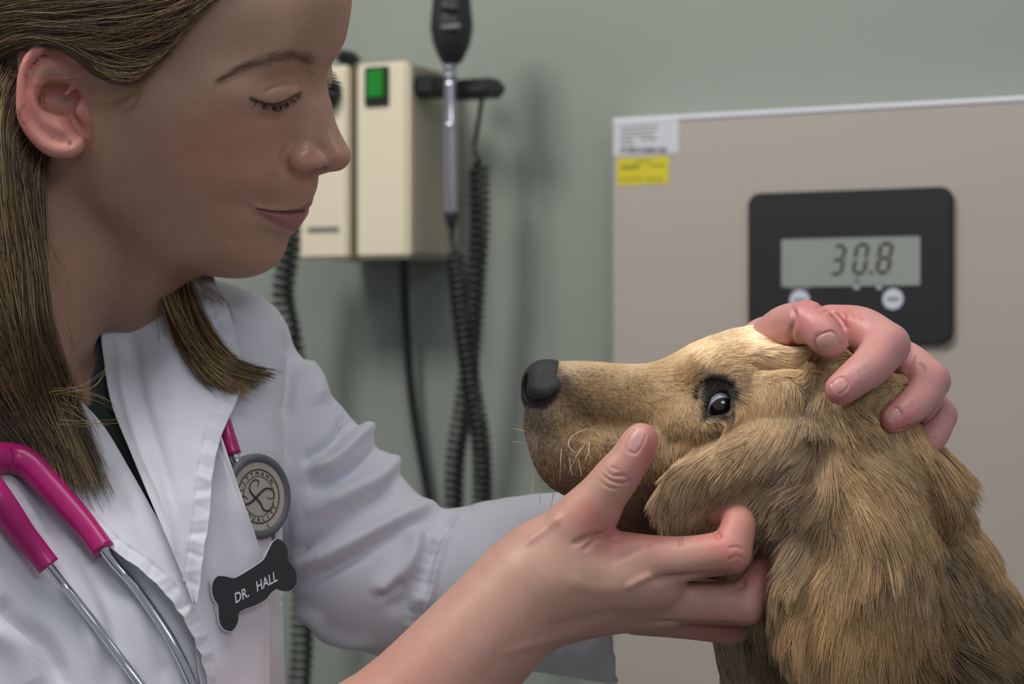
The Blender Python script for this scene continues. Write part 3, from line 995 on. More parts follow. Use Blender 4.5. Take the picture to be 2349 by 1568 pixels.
# --- near hand
for pl, a, w in (([(1380, 1088), (1402, 1102), (1430, 1108), (1450, 1098)], -3.4, 3.2), ([(1388, 1074), (1404, 1090), (1424, 1090), (1440, 1094)], -2.8, 3.4), ([(1372, 1100), (1398, 1118), (1424, 1120)], -2.0, 3),
                 ([(1400, 1070), (1420, 1078)], -2, 3),
                 ([(1420, 1240), (1380, 1228), (1350, 1232), (1310, 1250)], -7, 7), ([(1400, 1212), (1370, 1235), (1336, 1262)], -5, 6),
                 ([(1560, 1225), (1562, 1255)], -5, 5), ([(1654, 1236), (1640, 1216)], -6, 6), ([(1668, 1258), (1690, 1254), (1706, 1262)], -2.5, 4), ([(1668, 1285), (1690, 1275), (1712, 1285)], -2, 3),
                 ([(1690, 1345), (1706, 1340), (1700, 1326)], -5, 6),
                 ([(1400, 1290), (1460, 1262), (1500, 1240)], -3, 9), ([(1430, 1352), (1470, 1330), (1500, 1318)], 5, 9), ([(1490, 1330), (1600, 1322), (1690, 1318)], -10, 9),
                 ([(1300, 1330), (1360, 1350), (1430, 1352)], 3, 18), ([(1250, 1440), (1340, 1420), (1440, 1400)], -3, 14), ([(1490, 1425), (1600, 1430), (1720, 1434)], -5, 6),
                 ([(1200, 1250), (1250, 1215), (1290, 1180)], 5, 10), ([(1150, 1500), (1250, 1470), (1350, 1450)], 2.5, 10)):
    st(pl, a, w, 60)
# --- far hand
for pl, a, w in (([(1816, 700), (1822, 730), (1812, 770), (1826, 800)], -7, 6), ([(1906, 715), (1926, 730), (1944, 760)], -6, 7), ([(1870, 706), (1892, 700)], -3, 5),
                 ([(1880, 716), (1900, 712)], -2.5, 4), ([(1930, 708), (1940, 730)], -3.5, 4), ([(1946, 706), (1960, 730)], -3, 4), ([(1962, 712), (1978, 734)], -3, 4),
                 ([(1983, 838), (1997, 858), (1999, 884)], -2.2, 3), ([(1970, 846), (1984, 872)], -1.4, 3), ([(1880, 760), (1868, 775)], -2, 4),
                 ([(2090, 915), (2104, 934), (2110, 958)], -2, 3), ([(2052, 990), (2090, 980), (2130, 960), (2170, 915)], -6, 5), ([(2128, 1000), (2150, 1010)], -3, 4),
                 ([(2074, 855), (2090, 830), (2096, 800)], -4, 6), ([(2110, 830), (2120, 855)], -4, 6)):
    st(pl, a, w, -60)
def nail(c, ax, L_, Wd, w0, depth=4):
    """nail plate: a flat lowered field with a raised free edge; ax = direction to the tip in the picture"""
    ax = np.array(ax, float); ax /= np.linalg.norm(ax); bx = np.array([-ax[1], ax[0]])
    d = Q[:, :2] - np.array(c)
    a = d @ ax / L_; b = d @ bx / Wd
    r = (np.abs(a) ** 3 + np.abs(b) ** 3) ** (1 / 3)
    m = (r < 1.35) & (Q[:, 2] > w0) & (NN[:, 1] < 0.2)
    f = 1 / (1 + np.exp((r - 1) * 14))
    rim = np.exp(-((r - 1.0) / 0.10) ** 2) * (a < 0.75)
    BV[m] += NN[m] * ((-1.2 * f - depth * 0.8 * rim)[m] / S)[:, None]
    return np.where(m, f, 0)
nails = [nail((1459, 1010), (0.42, -0.9), 30, 17, 200), nail((1898, 786), (0.42, 0.9), 24, 27, 150), nail((1926, 884), (-0.75, 0.6), 19, 17, 200),
         nail((2050, 950), (-0.7, 0.5), 16, 14, 120), nail((2112, 1012), (-0.5, 0.8), 18, 12, 80)]
NN = normals(BV, BF_)
# --- skin colours and a painted lid highlight
def c3(c): return lin(c)
col = np.tile(c3((176, 138, 117)), (len(BV), 1))
def mixc(f, c, a=1.0):
    global col
    f = np.clip(f * a, 0, 1)[:, None]
    col = col * (1 - f) + c3(c) * f
u, v, w = Q.T
face = (u < 860) & (v < 700)
mixc(blob(Q, (520, 340), (130, 90)) * face, (190, 130, 116), 0.55)
mixc(blob(Q, (600, 300), (60, 50)) * face, (196, 138, 122), 0.4)
mixc(blob(Q, (690, 370), (50, 40)) * face, (190, 128, 112), 0.4)
mixc(blob(Q, (780, 370), (50, 40)) * face, (190, 130, 116), 0.4)
mixc(blob(Q, (500, 60), (300, 120)) * face, (190, 158, 136), 0.4)
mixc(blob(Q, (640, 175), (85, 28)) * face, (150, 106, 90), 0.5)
mixc(blob(Q, (646, 205), (42, 9)) * face, (206, 160, 122), 0.22)  # thin gold highlight along the lid, painted into the colour
d_, _, _ = seg_dist(Q[:, :2], [(576, 226), (602, 238), (634, 243), (664, 232), (690, 214)])
mixc(np.exp(-(d_ / 4) ** 2) * face * (w > 0), (72, 50, 44), 0.8)
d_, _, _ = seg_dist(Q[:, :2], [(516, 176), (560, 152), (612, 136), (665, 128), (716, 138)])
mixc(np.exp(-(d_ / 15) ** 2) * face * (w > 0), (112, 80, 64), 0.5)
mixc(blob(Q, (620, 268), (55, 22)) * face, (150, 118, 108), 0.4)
ear_ = blob(Q, (110, 235), (100, 160), (185, 400)) * (u < 215)
mixc(np.clip(ear_ * 1.6, 0, 1), (196, 124, 116), 0.8)
mixc(blob(Q, (60, 235), (20, 120), (185, 400)), (206, 110, 104), 0.5)
lip = inpoly(Q[:, :2], [(584, 479), (625, 484), (660, 483), (684, 477), (704, 466), (716, 461), (724, 468), (700, 486), (698, 512), (686, 530), (660, 528), (630, 512), (600, 492)]) & (w > -200)
mixc(lip * 1.0, (160, 92, 100), 0.8)
d_, _, _ = seg_dist(Q[:, :2], [(590, 482), (625, 487), (665, 488), (698, 486)])
mixc(np.exp(-(d_ / 3.5) ** 2) * (w > -50), (84, 44, 48), 0.8)
hand = np.clip((u + 0.35 * (1568 - v) - 250) / 500, 0, 1) * (v > 640) * ((u > 700) | (v > 1250))
mixc(hand * 1.0, (194, 148, 132), 1.0)
mixc(blob(Q, (1470, 1060), (60, 90)) * hand, (196, 124, 118), 0.6)
for c in ((1360, 1180), (1680, 1190), (1690, 1285), (1745, 1320), (1640, 1440), (1500, 1232), (1400, 1240), (1640, 1235)):
    mixc(blob(Q, c, (55, 42)) * hand, (206, 120, 112), 0.6)
mixc(blob(Q, (1490, 1060), (20, 80)) * hand, (200, 96, 92), 0.5)
mixc(blob(Q, (1330, 1330), (170, 70)) * hand, (184, 148, 124), 0.5)
mixc(blob(Q, (900, 1560), (160, 90)) * hand, (196, 132, 118), 0.5)
mixc(blob(Q, (1600, 1380), (90, 30)) * hand, (196, 150, 138), 0.4)
far = (u > 1700) & (v < 1110)
mixc(far * 1.0, (204, 146, 140), 1.0)
for c in ((1925, 900), (2060, 960), (2110, 1040), (1850, 720), (1930, 730)):
    mixc(blob(Q, c, (40, 40)) * far, (196, 108, 106), 0.65)
for c in ((2060, 800), (2150, 880), (2180, 960)):
    mixc(blob(Q, c, (30, 40)) * far, (178, 122, 128), 0.5)
for f in nails: mixc(f, (206, 158, 150), 0.8)
gloss = np.clip(blob(Q, (765, 320), (34, 46)) + blob(Q, (700, 352), (34, 22)) + blob(Q, (680, 250), (30, 30)) * 0.5, 0, 1) * face + 0.45 * lip + far * 0.35 + sum(nails) * 0.6
# scalp under the hair
rel = BV - HO
xf = rel @ FV * S; s_ = np.abs(rel @ SV) * S
hl = np.interp(v, [-400, 0, 80, 160, 200, 300, 700], [600, 350, 250, 150, 40, 20, 0])
scalp = (xf < hl) & (v < 560) & (w < 190) & (s_ > -1) & ~((w > 150) & (u > 40) & (u < 210) & (v > 95) & (v < 370)) & ~((s_ > 230) & (xf > -60) & (v > 240)) & (u < 700) & ((v < 360) | (u < 70))
scalp2 = scalp & ((xf < -60) | (v < 230))
mixc(scalp2 * 1.0, (62, 50, 38), 0.95)
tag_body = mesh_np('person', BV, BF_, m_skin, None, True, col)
tag(tag_body, 'young woman in a white coat bending over the dog and cradling its head', 'person')
person = tag_body
ga = person.data.attributes.new('gloss', 'FLOAT', 'POINT'); ga.data.foreach_set('value', np.clip(gloss, 0, 1).astype(np.float32))
log('person', len(BV))
# ------------------------------------------------------------------ the coat and the shirt
def cloth(name, color, scale=1500.0, rough=0.75, sheen=0.3, bump=0.25):
    m = mat(name, color, rough, noise=0.03, nscale=25, sheen=sheen, spec=0.25)
    nt = m.node_tree; b = nt.nodes['Principled BSDF']
    tc = nt.nodes.new('ShaderNodeTexCoord')
    mp = nt.nodes.new('ShaderNodeMapping'); mp.inputs['Rotation'].default_value = (0, math.radians(38), 0)
    wv = nt.nodes.new('ShaderNodeTexWave'); wv.inputs['Scale'].default_value = scale / 6.0; wv.inputs['Distortion'].default_value = 0.6
    wv.inputs['Detail'].default_value = 1
    n2 = nt.nodes.new('ShaderNodeTexNoise'); n2.inputs['Scale'].default_value = 45; n2.inputs['Detail'].default_value = 4
    ad = nt.nodes.new('ShaderNodeMath'); ad.operation = 'MULTIPLY_ADD'; ad.inputs[1].default_value = 0.3
    bp = nt.nodes.new('ShaderNodeBump'); bp.inputs['Strength'].default_value = bump; bp.inputs['Distance'].default_value = 0.0008
    nt.links.new(tc.outputs['Object'], mp.inputs['Vector']); nt.links.new(mp.outputs[0], wv.inputs['Vector'])
    nt.links.new(tc.outputs['Object'], n2.inputs['Vector'])
    nt.links.new(wv.outputs['Fac'], ad.inputs[0]); nt.links.new(n2.outputs['Fac'], ad.inputs[2])
    nt.links.new(ad.outputs[0], bp.inputs['Height']); nt.links.new(bp.outputs[0], b.inputs['Normal'])
    return m
m_coat = cloth('white_twill', (208, 208, 217))
m_shirt = cloth('dark_green_knit', (38, 50, 45), bump=0.2)

TORSO = [([(200, 720, -400, 150), (430, 790, -350, 150), (540, 800, -340, 128)], 0),
         ([(470, 800, -330, 150), (450, 1000, -170, 205), (405, 1300, -60, 245), (395, 1700, -30, 262)], 90),
         ([(-140, 1230, 70, 230), (-60, 1700, 80, 280)], 160),
         ([(150, 900, -260, 150), (180, 1100, -120, 190), (200, 1700, -60, 250)], 90),
         ([(-260, 1180, 60, 215), (-180, 1600, 190, 190), (150, 2050, 260, 170)], 40)]
SLEEVE = [([(560, 830, -350, 118), (650, 975, -350, 140), (780, 1180, -335, 178), (850, 1300, -325, 198)], 30),
          ([(850, 1300, -325, 198), (960, 1340, -320, 192), (1060, 1342, -315, 190), (1250, 1335, -300, 218), (1480, 1350, -290, 240)], 30)]
def coat_field(shrink=0, sleeve=True):
    C = Field()
    for p, k in TORSO: C.chain([(a, b, c, r - shrink) for a, b, c, r in p], k=k)
    if sleeve:
        for p, k in SLEEVE: C.chain([(a, b, c, r - shrink) for a, b, c, r in p], k=k)
    return C
VCUT = [(374, 1224), (340, 1188), (282, 1086), (208, 970), (155, 908), (104, 856), (40, 780), (-60, 700), (-400, 600), (-400, 300), (420, 300), (400, 560), (330, 640), (284, 690), (254, 750), (258, 830), (275, 930), (323, 1045), (372, 1160)]
def prism(F, poly, wlo, k=3, whi=None):
    def fn(q):
        P = PX(q)
        d = poly_sd(P[..., :2], poly) / S
        d = np.maximum(d, -(P[..., 2] - wlo) / S)
        if whi is not None: d = np.maximum(d, (P[..., 2] - whi) / S)
        return d
    F.fn(fn, [-9, -9, -9], [9, 9, 9], k, sub=True)
C0 = coat_field(); c0v, c0f = C0.mesh(0.006, lo=W(-500, 1750, -700), hi=W(1550, 550, 450))
bvh0 = BVHTree.FromPolygons(c0v.tolist(), c0f.tolist())
CO = Vector((0, 0, CAMZ))
def cast(bvh, u, v, default=None):
    d = Vector(((u - 1174.5) / FPX, 1.0, -(v - 784.0) / FPX)).normalized()
    h = bvh.ray_cast(CO, d)
    if h[0] is None: return default
    return (Y0 - h[0].y) * S
log('coat base')
C = coat_field()
C.chain([(130, 440, -110, 235), (60, 640, -110, 222), (0, 860, -120, 222)], k=20, sub=True)
prism(C, VCUT, -330)
C.chain([(1230, 1330, -300, 186), (1480, 1350, -290, 221), (1700, 1360, -280, 232)], k=4, sub=True)
hem = lambda q: -((q - W(1404, 1480, -290)) @ np.array([0.985, 0.0, 0.17]) )
C.fn(hem, [-9, -9, -9], [9, 9, 9], 2, sub=True)
cv, cf = C.mesh(0.0028, lo=W(-420, 1720, -720), hi=W(1480, 560, 450))
cv = relax(cv, cf, 2); cv, cf = subdivide(cv, cf); cv = relax(cv, cf, 2)
nn = normals(cv, cf); q = PX(cv)
def stc(poly, amp, width, wmin=-1e9, wmax=1e9, **k): stroke(cv, nn, q, poly, amp, width, wmin, wmax, **k)
SL = dict(wmax=-60)
far_ = lambda p, a, w, **k: stc(p, a * 1.45, w, wmax=-40, **k)
# sleeve folds (ridges positive, creases negative)
far_([(640, 760), (668, 830), (664, 900), (655, 960)], -16, 12)                 # armhole seam
far_([(600, 700), (640, 760), (650, 860)], 8, 22)
far_([(690, 830), (720, 870), (735, 930)], 16, 22)
far_([(750, 905), (800, 940), (780, 1000), (720, 1045), (690, 1060)], -20, 17)
far_([(700, 1070), (760, 1060), (820, 1000), (850, 975)], 22, 20)
far_([(800, 960), (818, 985)], -26, 10)
far_([(840, 975), (900, 1040), (880, 1090), (800, 1130), (700, 1180)], 20, 22)
far_([(700, 1118), (780, 1100), (846, 1050), (868, 1015)], -20, 15)
far_([(915, 1070), (880, 1130), (800, 1180), (700, 1250), (665, 1280)], -18, 16)
far_([(680, 1310), (800, 1250), (920, 1190), (1010, 1160)], 20, 22)
far_([(680, 1345), (800, 1285), (880, 1235), (1000, 1180)], -14, 14)
far_([(940, 1200), (950, 1260), (900, 1330), (860, 1370)], 16, 24)
far_([(985, 1210), (975, 1290), (930, 1370), (880, 1400)], -12, 18)
far_([(860, 1370), (890, 1360), (930, 1330)], -12, 12)
far_([(670, 1400), (720, 1420), (760, 1460), (870, 1480)], 14, 16)
far_([(670, 1430), (730, 1470), (850, 1510)], -10, 12)
far_([(1000, 1200), (960, 1300), (955, 1420)], 12, 22)
far_([(1080, 1165), (1020, 1240), (990, 1340), (968, 1440)], 9, 12)                # cuff seam ridge
far_([(1062, 1178), (1004, 1250), (976, 1350), (955, 1440)], -8, 7)
far_([(1050, 1165), (975, 1240), (940, 1420)], -6, 14)
far_([(1150, 1150), (1100, 1250), (1080, 1400)], 6, 40)
far_([(1260, 1480), (1340, 1500), (1380, 1440)], 12, 30)
# puckers of the cuff seam
for i in range(10):
    t = i / 9; a = catmull([(1085, 1165), (1022, 1240), (990, 1340), (968, 1440)], 10)[i]
    far_([(a[0] - 34, a[1] - 6), (a[0] - 6, a[1])], 3.0 * (1 if i % 2 else -1), 9, ends=False)
# chest panels
nr = lambda *a, **k: stc(*a, wmin=-330, **k)
nr([(0, 1100), (120, 1250), (200, 1400), (240, 1568)], 16, 26)
nr([(60, 1130), (170, 1300), (235, 1450), (260, 1600)], -14, 20)
nr([(130, 1200), (250, 1400), (300, 1600)], 12, 24)
nr([(-20, 1250), (60, 1400), (150, 1600)], -12, 24)
nr([(250, 1290), (340, 1420), (390, 1600)], -14, 22)
nr([(0, 1370), (40, 1420), (110, 1480), (160, 1600)], -22, 18)
nr([(-40, 1440), (40, 1490), (90, 1600)], 16, 30)
nr([(560, 660), (600, 760), (610, 900)], 10, 30)
nr([(655, 900), (650, 1100), (655, 1300), (640, 1500)], -8, 16)
nr([(480, 700), (520, 800), (560, 900), (590, 1000)], -8, 26)
nr([(610, 940), (630, 1010), (640, 1080)], 7, 18)
coat = mesh_np('coat', cv, cf, m_coat, person)
coat['label'] = 'white twill lab coat'
cbvh = BVHTree.FromPolygons(cv.tolist(), cf.tolist())
log('coat', len(cv))
# shirt
SH = Field()
for p, k in (([(480, 820, -340, 120), (440, 1000, -200, 165), (395, 1300, -120, 195), (385, 1650, -90, 215)], 0), ([(150, 900, -260, 150), (180, 1100, -130, 175), (200, 1650, -70, 225)], 90), ([(250, 760, -330, 110), (300, 950, -250, 130), (350, 1150, -150, 150)], 60),
             ([(-60, 1150, -120, 270), (-60, 1650, -120, 325)], 90)):
    SH.chain(p, k=k)
_vs = [(238, 730, 12), (242, 830, 12), (258, 930, 16), (307, 1050, 24), (352, 1150, 34)]
SH.chain([(a, b, (cast(bvh0, a, b, -100) or -100) - o_ - 40, 40) for a, b, o_ in _vs], k=20)
prism(SH, [(-200, 500), (330, 560), (232, 700), (206, 745), (204, 800), (206, 880), (210, 940), (180, 930), (80, 860), (-40, 1000), (-300, 900)], -400)
SH.chain([(130, 440, -110, 215), (60, 640, -110, 202), (0, 860, -120, 202)], k=10, sub=True)
sv, sf = SH.mesh(0.004)
shirt = mesh_np('shirt', relax(sv, sf, 3), sf, m_shirt, person)
shirt['label'] = 'dark green top under the coat'

def patch(name, ra_, rb_, m, parent, nu=150, nv=44, lift=6, edge=8, wfix=None, bvh=None, strokes=(), thick=3.0, roll=0, wadd=None, sm=True):
    """cloth sheet between two rails, laid on the body and lifted along its outer rail"""
    A = catmull(ra_, nu); Bq = catmull(rb_, nu)
    t = np.linspace(0, 1, nv)
    G = A[:, None] * (1 - t)[None, :, None] + Bq[:, None] * t[None, :, None]
    w = np.array([[cast(bvh or bvh0, g[0], g[1], np.nan) for g in row] for row in G])
    # fill misses, then smooth
    for i in range(nu):
        r = w[i]; ok = ~np.isnan(r)
        if ok.any(): w[i] = np.interp(np.arange(nv), np.nonzero(ok)[0], r[ok])
        elif i: w[i] = w[i - 1]
    for i in range(nu - 2, -1, -1):
        if np.isnan(w[i]).any(): w[i] = w[i + 1]
    if sm:
        for _ in range(12):
            w[1:-1] = (w[:-2] + 2 * w[1:-1] + w[2:]) / 4
            w[:, 1:-1] = (w[:, :-2] + 2 * w[:, 1:-1] + w[:, 2:]) / 4
    w = w + lift + edge * t[None] ** 2 + roll * np.exp(-(t[None] / 0.10) ** 2)
    if wadd is not None: w = w + wadd(G)
    P = np.concatenate([G[..., :2], w[..., None]], -1).reshape(-1, 3)
    V = WA(P)
    idx = np.arange(nu * nv).reshape(nu, nv)
    F = np.stack([idx[:-1, :-1], idx[1:, :-1], idx[1:, 1:], idx[:-1, 1:]], -1).reshape(-1, 4)
    N = normals(V, F)
    if N[:, 1].mean() > 0: F = F[:, ::-1].copy(); N = -N
    Qp = PX(V)
    for a in strokes: stroke(V, N, Qp, a[0], a[1], a[2], face=False, **(a[3] if len(a) > 3 else {}))
    o = mesh_np(name, V, F.astype(np.int32), m, parent)
    md = o.modifiers.new('thickness', 'SOLIDIFY'); md.thickness = thick / S; md.offset = -1
    return o
def inset(rail, d, n=40):
    p = catmull(rail, n); t = np.gradient(p, axis=0); t /= np.linalg.norm(t, axis=1)[:, None]
    return p + d * np.stack([-t[:, 1], t[:, 0]], 1)
def puckers(rail, d0, d1, step, amp, width, s0=1):
    p = catmull(rail, 400); al = np.concatenate([[0], np.cumsum(np.linalg.norm(np.diff(p, axis=0), axis=1))])
    out = []; x = step; k = 0
    t = np.gradient(p, axis=0); t /= np.linalg.norm(t, axis=1)[:, None]
    rr = random.Random(5)
    while x < al[-1] - step:
        i = np.searchsorted(al, x); nrm = np.array([-t[i, 1], t[i, 0]]) * s0
        a = p[i] + nrm * d0; b = p[i] + nrm * d1 + t[i] * rr.uniform(-8, 8)
        out.append(([tuple(a), tuple(b)], amp * (1 if k % 2 else -1) * rr.uniform(0.5, 1.2), width, dict(ends=False)))
        x += step * rr.uniform(0.7, 1.3); k += 1
    return out
# breast pocket flap of cloth in front of the stethoscope head
PKR = [(500, 985), (520, 1040), (545, 1110), (570, 1180), (597, 1262), (612, 1340), (622, 1450), (618, 1640)]
pocket = patch('pocket', [(462, 985), (456, 1060), (450, 1150), (446, 1220), (440, 1300), (440, 1400), (450, 1500), (470, 1640)], PKR, m_coat, coat, lift=12, edge=44, nv=50,
               strokes=[(inset(PKR, 10), -1.5, 3, dict(ends=False)), ([(520, 1200), (530, 1350), (560, 1500), (560, 1600)], -4, 30), ([(470, 1250), (500, 1400), (520, 1600)], 5, 22)])
NLO = [(-140, 760), (-80, 880), (0, 980), (100, 1090), (190, 1190), (255, 1257), (330, 1312), (400, 1385), (452, 1475), (480, 1568), (490, 1660)]
near_lapel = patch('lapel', [(-40, 660), (30, 770), (110, 850), (225, 960), (300, 1080), (367, 1199), (436, 1330), (486, 1450), (512, 1568), (522, 1660)], NLO, m_coat, coat, nv=70, nu=220, lift=12, edge=30, roll=-4,
                   strokes=[(inset(NLO, -26), -1.6, 4, dict(ends=False)), ([(300, 1120), (340, 1240), (420, 1380)], 5, 18), ([(200, 1000), (280, 1130), (330, 1260)], 4, 22), ([(230, 1050), (310, 1200)], -3, 16)] + puckers(NLO, -4, -24, 26, 2.6, 7))
FLO = [(470, 600), (520, 700), (548, 800), (556, 870), (541, 925), (508, 1000), (488, 1090), (481, 1180), (466, 1270), (458, 1330), (450, 1382)]
far_lapel = patch('lapel', [(420, 560), (330, 625), (262, 690), (233, 745), (239, 830), (257, 930), (305, 1050), (367, 1199), (402, 1280), (428, 1340), (444, 1378)], FLO, m_coat, coat, nv=70, nu=220, lift=26, edge=30, roll=8,
                  strokes=[(inset(FLO, 34), -1.6, 4, dict(ends=False)), ([(268, 750), (285, 900), (330, 1050), (375, 1150), (400, 1280)], 12, 16), ([(300, 760), (320, 900), (370, 1060), (400, 1200)], -10, 16), ([(380, 800), (400, 900), (420, 1050)], 4, 24), ([(440, 900), (420, 1000), (430, 1150)], -3, 20)] + puckers(FLO, 6, 30, 27, 2.8, 8))
log('lapels')
# ------------------------------------------------------------------ stethoscope and name badge
m_pink = mat('raspberry_rubber', (168, 30, 106), 0.28, spec=0.5)
m_steel = mat('polished_steel', (214, 216, 224), 0.13, metal=1.0)
m_greyrub = mat('grey_rubber', (92, 96, 102), 0.5)
m_silver = mat('silver_membrane', (186, 182, 174), 0.35, metal=0.25)
m_etch = mat('etched_black', (40, 38, 34), 0.5)
m_badge = mat('black_acrylic', (30, 31, 34), 0.4)
m_badge_w = mat('white_acrylic', (206, 207, 214), 0.4)
def on(u, v, up=0.0, b=None):
    w = cast(b or gb, u, v)
    if w is None: w = cast(bvh0, u, v, 0)
    return w + up
def merged_bvh(obs):
    V = []; F = []; n = 0
    for o in obs:
        me = o.data; k = len(me.vertices)
        a = np.empty(k * 3, np.float32); me.vertices.foreach_get('co', a)
        f = np.empty(len(me.loops), np.int32); me.loops.foreach_get('vertex_index', f)
        V += a.reshape(-1, 3).tolist(); F += (f.reshape(-1, 4) + n).tolist(); n += k
    return BVHTree.FromPolygons(V, F)
gb = merged_bvh([coat, near_lapel, far_lapel, pocket])
log('gear bvh')
steth = empty('stethoscope', tuple(W(100, 1150, 250)))
tag(steth, 'raspberry pink stethoscope with steel ear tubes hanging round the neck of the coat', 'stethoscope')
def onpath(pts, up):
    q = catmull(pts, 24)
    w = np.array([on(a[0], a[1]) for a in q])
    for _ in range(6): w[1:-1] = np.maximum((w[:-2] + w[2:]) / 2, w[1:-1] * 0.5 + (w[:-2] + w[2:]) / 4)
    return np.concatenate([q, (w + up)[:, None]], 1)
A_ = onpath([(-70, 1045), (-20, 1050), (20, 1050), (62, 1062), (110, 1110), (160, 1165), (200, 1210), (238, 1262)], 46)
B_ = onpath([(-70, 1050), (-45, 1080), (-22, 1120), (10, 1165), (50, 1222), (86, 1265), (112, 1298)], 46)
tube('tube', A_, [34, 34, 35, 35, 34, 31, 29, 26, 26], m_pink, steth, n=60, seg=24, flat=0.9)
tube('tube', B_, [32, 32, 33, 33, 31, 28, 26, 26], m_pink, steth, n=50, seg=24, flat=0.9)
tube('tube', onpath([(-200, 1040), (-120, 1040), (-40, 1046), (4, 1052)], 46), [24, 28, 36, 38], m_pink, steth, n=30, seg=24)
M1 = onpath([(228, 1246), (262, 1290), (310, 1345), (370, 1430), (410, 1500), (450, 1590), (480, 1680)], 17)
M2 = onpath([(104, 1286), (150, 1345), (210, 1420), (270, 1500), (330, 1580), (400, 1680)], 16)
M1[:6, 2] = np.linspace(A_[-1, 2], M1[6, 2], 6); M2[:5, 2] = np.linspace(B_[-1, 2], M2[5, 2], 5)
tube('ear_tube', M1, 11.5, m_steel, steth, n=60, seg=20)
tube('ear_tube', M2, 10.5, m_steel, steth, n=60, seg=20)
# chestpiece
nvec = np.array([0.74, -0.66, 0.10]); nvec /= np.linalg.norm(nvec)
upv = np.array([-0.30, 0.02, 1.0]); upv -= nvec * (upv @ nvec); upv /= np.linalg.norm(upv)
rtv = np.cross(upv, nvec); rtv /= np.linalg.norm(rtv)
if rtv[0] < 0: rtv = -rtv
CW = on(592, 1138, 0, cbvh) + 20
log('CW', CW)
CC = W(592, 1138, CW)
def disc(name, prof, m, parent, seg=72):
    """prof: (radius px, height px) revolved about the chestpiece axis"""
    V = []; F = []; k = len(prof)
    for i in range(seg):
        a = 2 * math.pi * i / seg
        for r, h in prof: V.append(CC + (rtv * math.cos(a) + upv * math.sin(a)) * r / S + nvec * h / S)
    for i in range(seg):
        j = (i + 1) % seg
        for p in range(k - 1): F.append((i * k + p, j * k + p, j * k + p + 1, i * k + p + 1))
    o = mesh_np(name, V, F, m, parent)
    return o
head = disc('chestpiece_rim', [(93, -18), (97, -12), (97, 2), (92, 8), (84, 8), (78, 4), (76, -4), (30, -16), (30, -30), (60, -26), (93, -18)], m_greyrub, steth)
disc('chestpiece_diaphragm', [(0.01, 2), (40, 2), (76, 2), (79, 3), (80, 0)], m_silver, steth)
disc('etched_ring', [(59.5, 2.4), (59.5, 3.2), (62, 3.2), (62, 2.4)], m_etch, steth)
disc('etched_ring', [(44.5, 2.4), (44.5, 3.0), (45.8, 3.0), (45.8, 2.4)], m_etch, steth)
def dpt(x, y, h): return CC + (rtv * x + upv * y) / S + nvec * h / S
def text_mesh(name, s, size, place, m, parent, bold=0.0, ext=0.6):
    """one glyph run turned into a mesh; place(x, y, z) maps text px to the world"""
    cu = bpy.data.curves.new(name, 'FONT'); cu.body = s; cu.size = size; cu.extrude = ext; cu.offset = bold
    cu.align_x = 'CENTER'; cu.resolution_u = 3
    o = bpy.data.objects.new(name, cu); COL.objects.link(o)
    bpy.context.view_layer.update()
    me = bpy.data.meshes.new_from_object(o.evaluated_get(bpy.context.evaluated_depsgraph_get()))
    bpy.data.objects.remove(o)
    for v in me.vertices: v.co = Vector(place(v.co.x, v.co.y, v.co.z))
    me.materials.clear(); me.materials.append(m)
    ob = bpy.data.objects.new(name, me); COL.objects.link(ob)
    set_parent(ob, parent)
    return ob
for word, a0, a1, rad, flip in (('LITTMANN', 150, 28, 48, False), ('QUALITY', 222, 318, 57, True)):
    for i, ch in enumerate(word):
        a = math.radians(a0 + (a1 - a0) * i / (len(word) - 1))
        ux, uy = math.cos(a), math.sin(a)
        if flip: tx, ty, ox, oy = -uy * 1, ux * 1, -ux, -uy
        else: tx, ty, ox, oy = uy, -ux, ux, uy
        text_mesh('letter', ch, 13, lambda x, y, z: dpt(ux * rad + tx * x + ox * y, uy * rad + ty * x + oy * y, 2.6 + z), m_etch, head)
def dtube(name, pts, r, m, parent):
    p = catmull(pts, 60); q = np.array([dpt(a[0], a[1], 3) for a in p])
    rr = np.interp(np.linspace(0, 1, 60), np.linspace(0, 1, len(r)), r) / S
    V, F = tube_np(q, rr, 6, flat=0.5)
    return mesh_np(name, V, F, m, parent)
em = dtube('emblem', [(2, 22), (8, 34), (-8, 38), (-22, 24), (-14, 4), (0, -14), (6, -32), (20, -38), (34, -30), (36, -22)], [0.8, 1.5, 2, 2.5, 3, 3, 2.5, 2, 1.5, 0.8], m_etch, head)
dtube('emblem', [(-34, 2), (-44, 12), (-52, 4), (-42, -8), (-22, -6), (0, 4), (24, 12), (42, 6), (46, -8), (34, -14), (22, -8)], [1, 1.5, 1.5, 2.5, 3.2, 3.2, 2.5, 2, 1.5, 1, 0.8], m_etch, head)
text_mesh('letter', 'L', 13, lambda x, y, z: dpt(10 + x, -74 + y, 2.6 + z), m_etch, head)
cw_ = lambda u, v: on(u, v, 16, cbvh)
stm = tube('chestpiece_stem', [(562, 1100, CW - 10), (548, 1068, cw_(548, 1068)), (536, 1040, cw_(536, 1040))], [18, 12, 11], m_steel, steth, n=14, seg=20)
tube('tube', [(535, 1042, cw_(535, 1042)), (524, 1008, cw_(524, 1008)), (510, 960, cw_(510, 960) - 10), (490, 900, cw_(490, 900) - 20)], [19, 19, 18, 17], m_pink, steth, n=20, seg=20)
tube('chestpiece_base', [(590, 1150, CW - 66), (602, 1235, CW - 60), (612, 1300, CW - 70)], [30, 30, 26], m_greyrub, steth, n=14, seg=20)
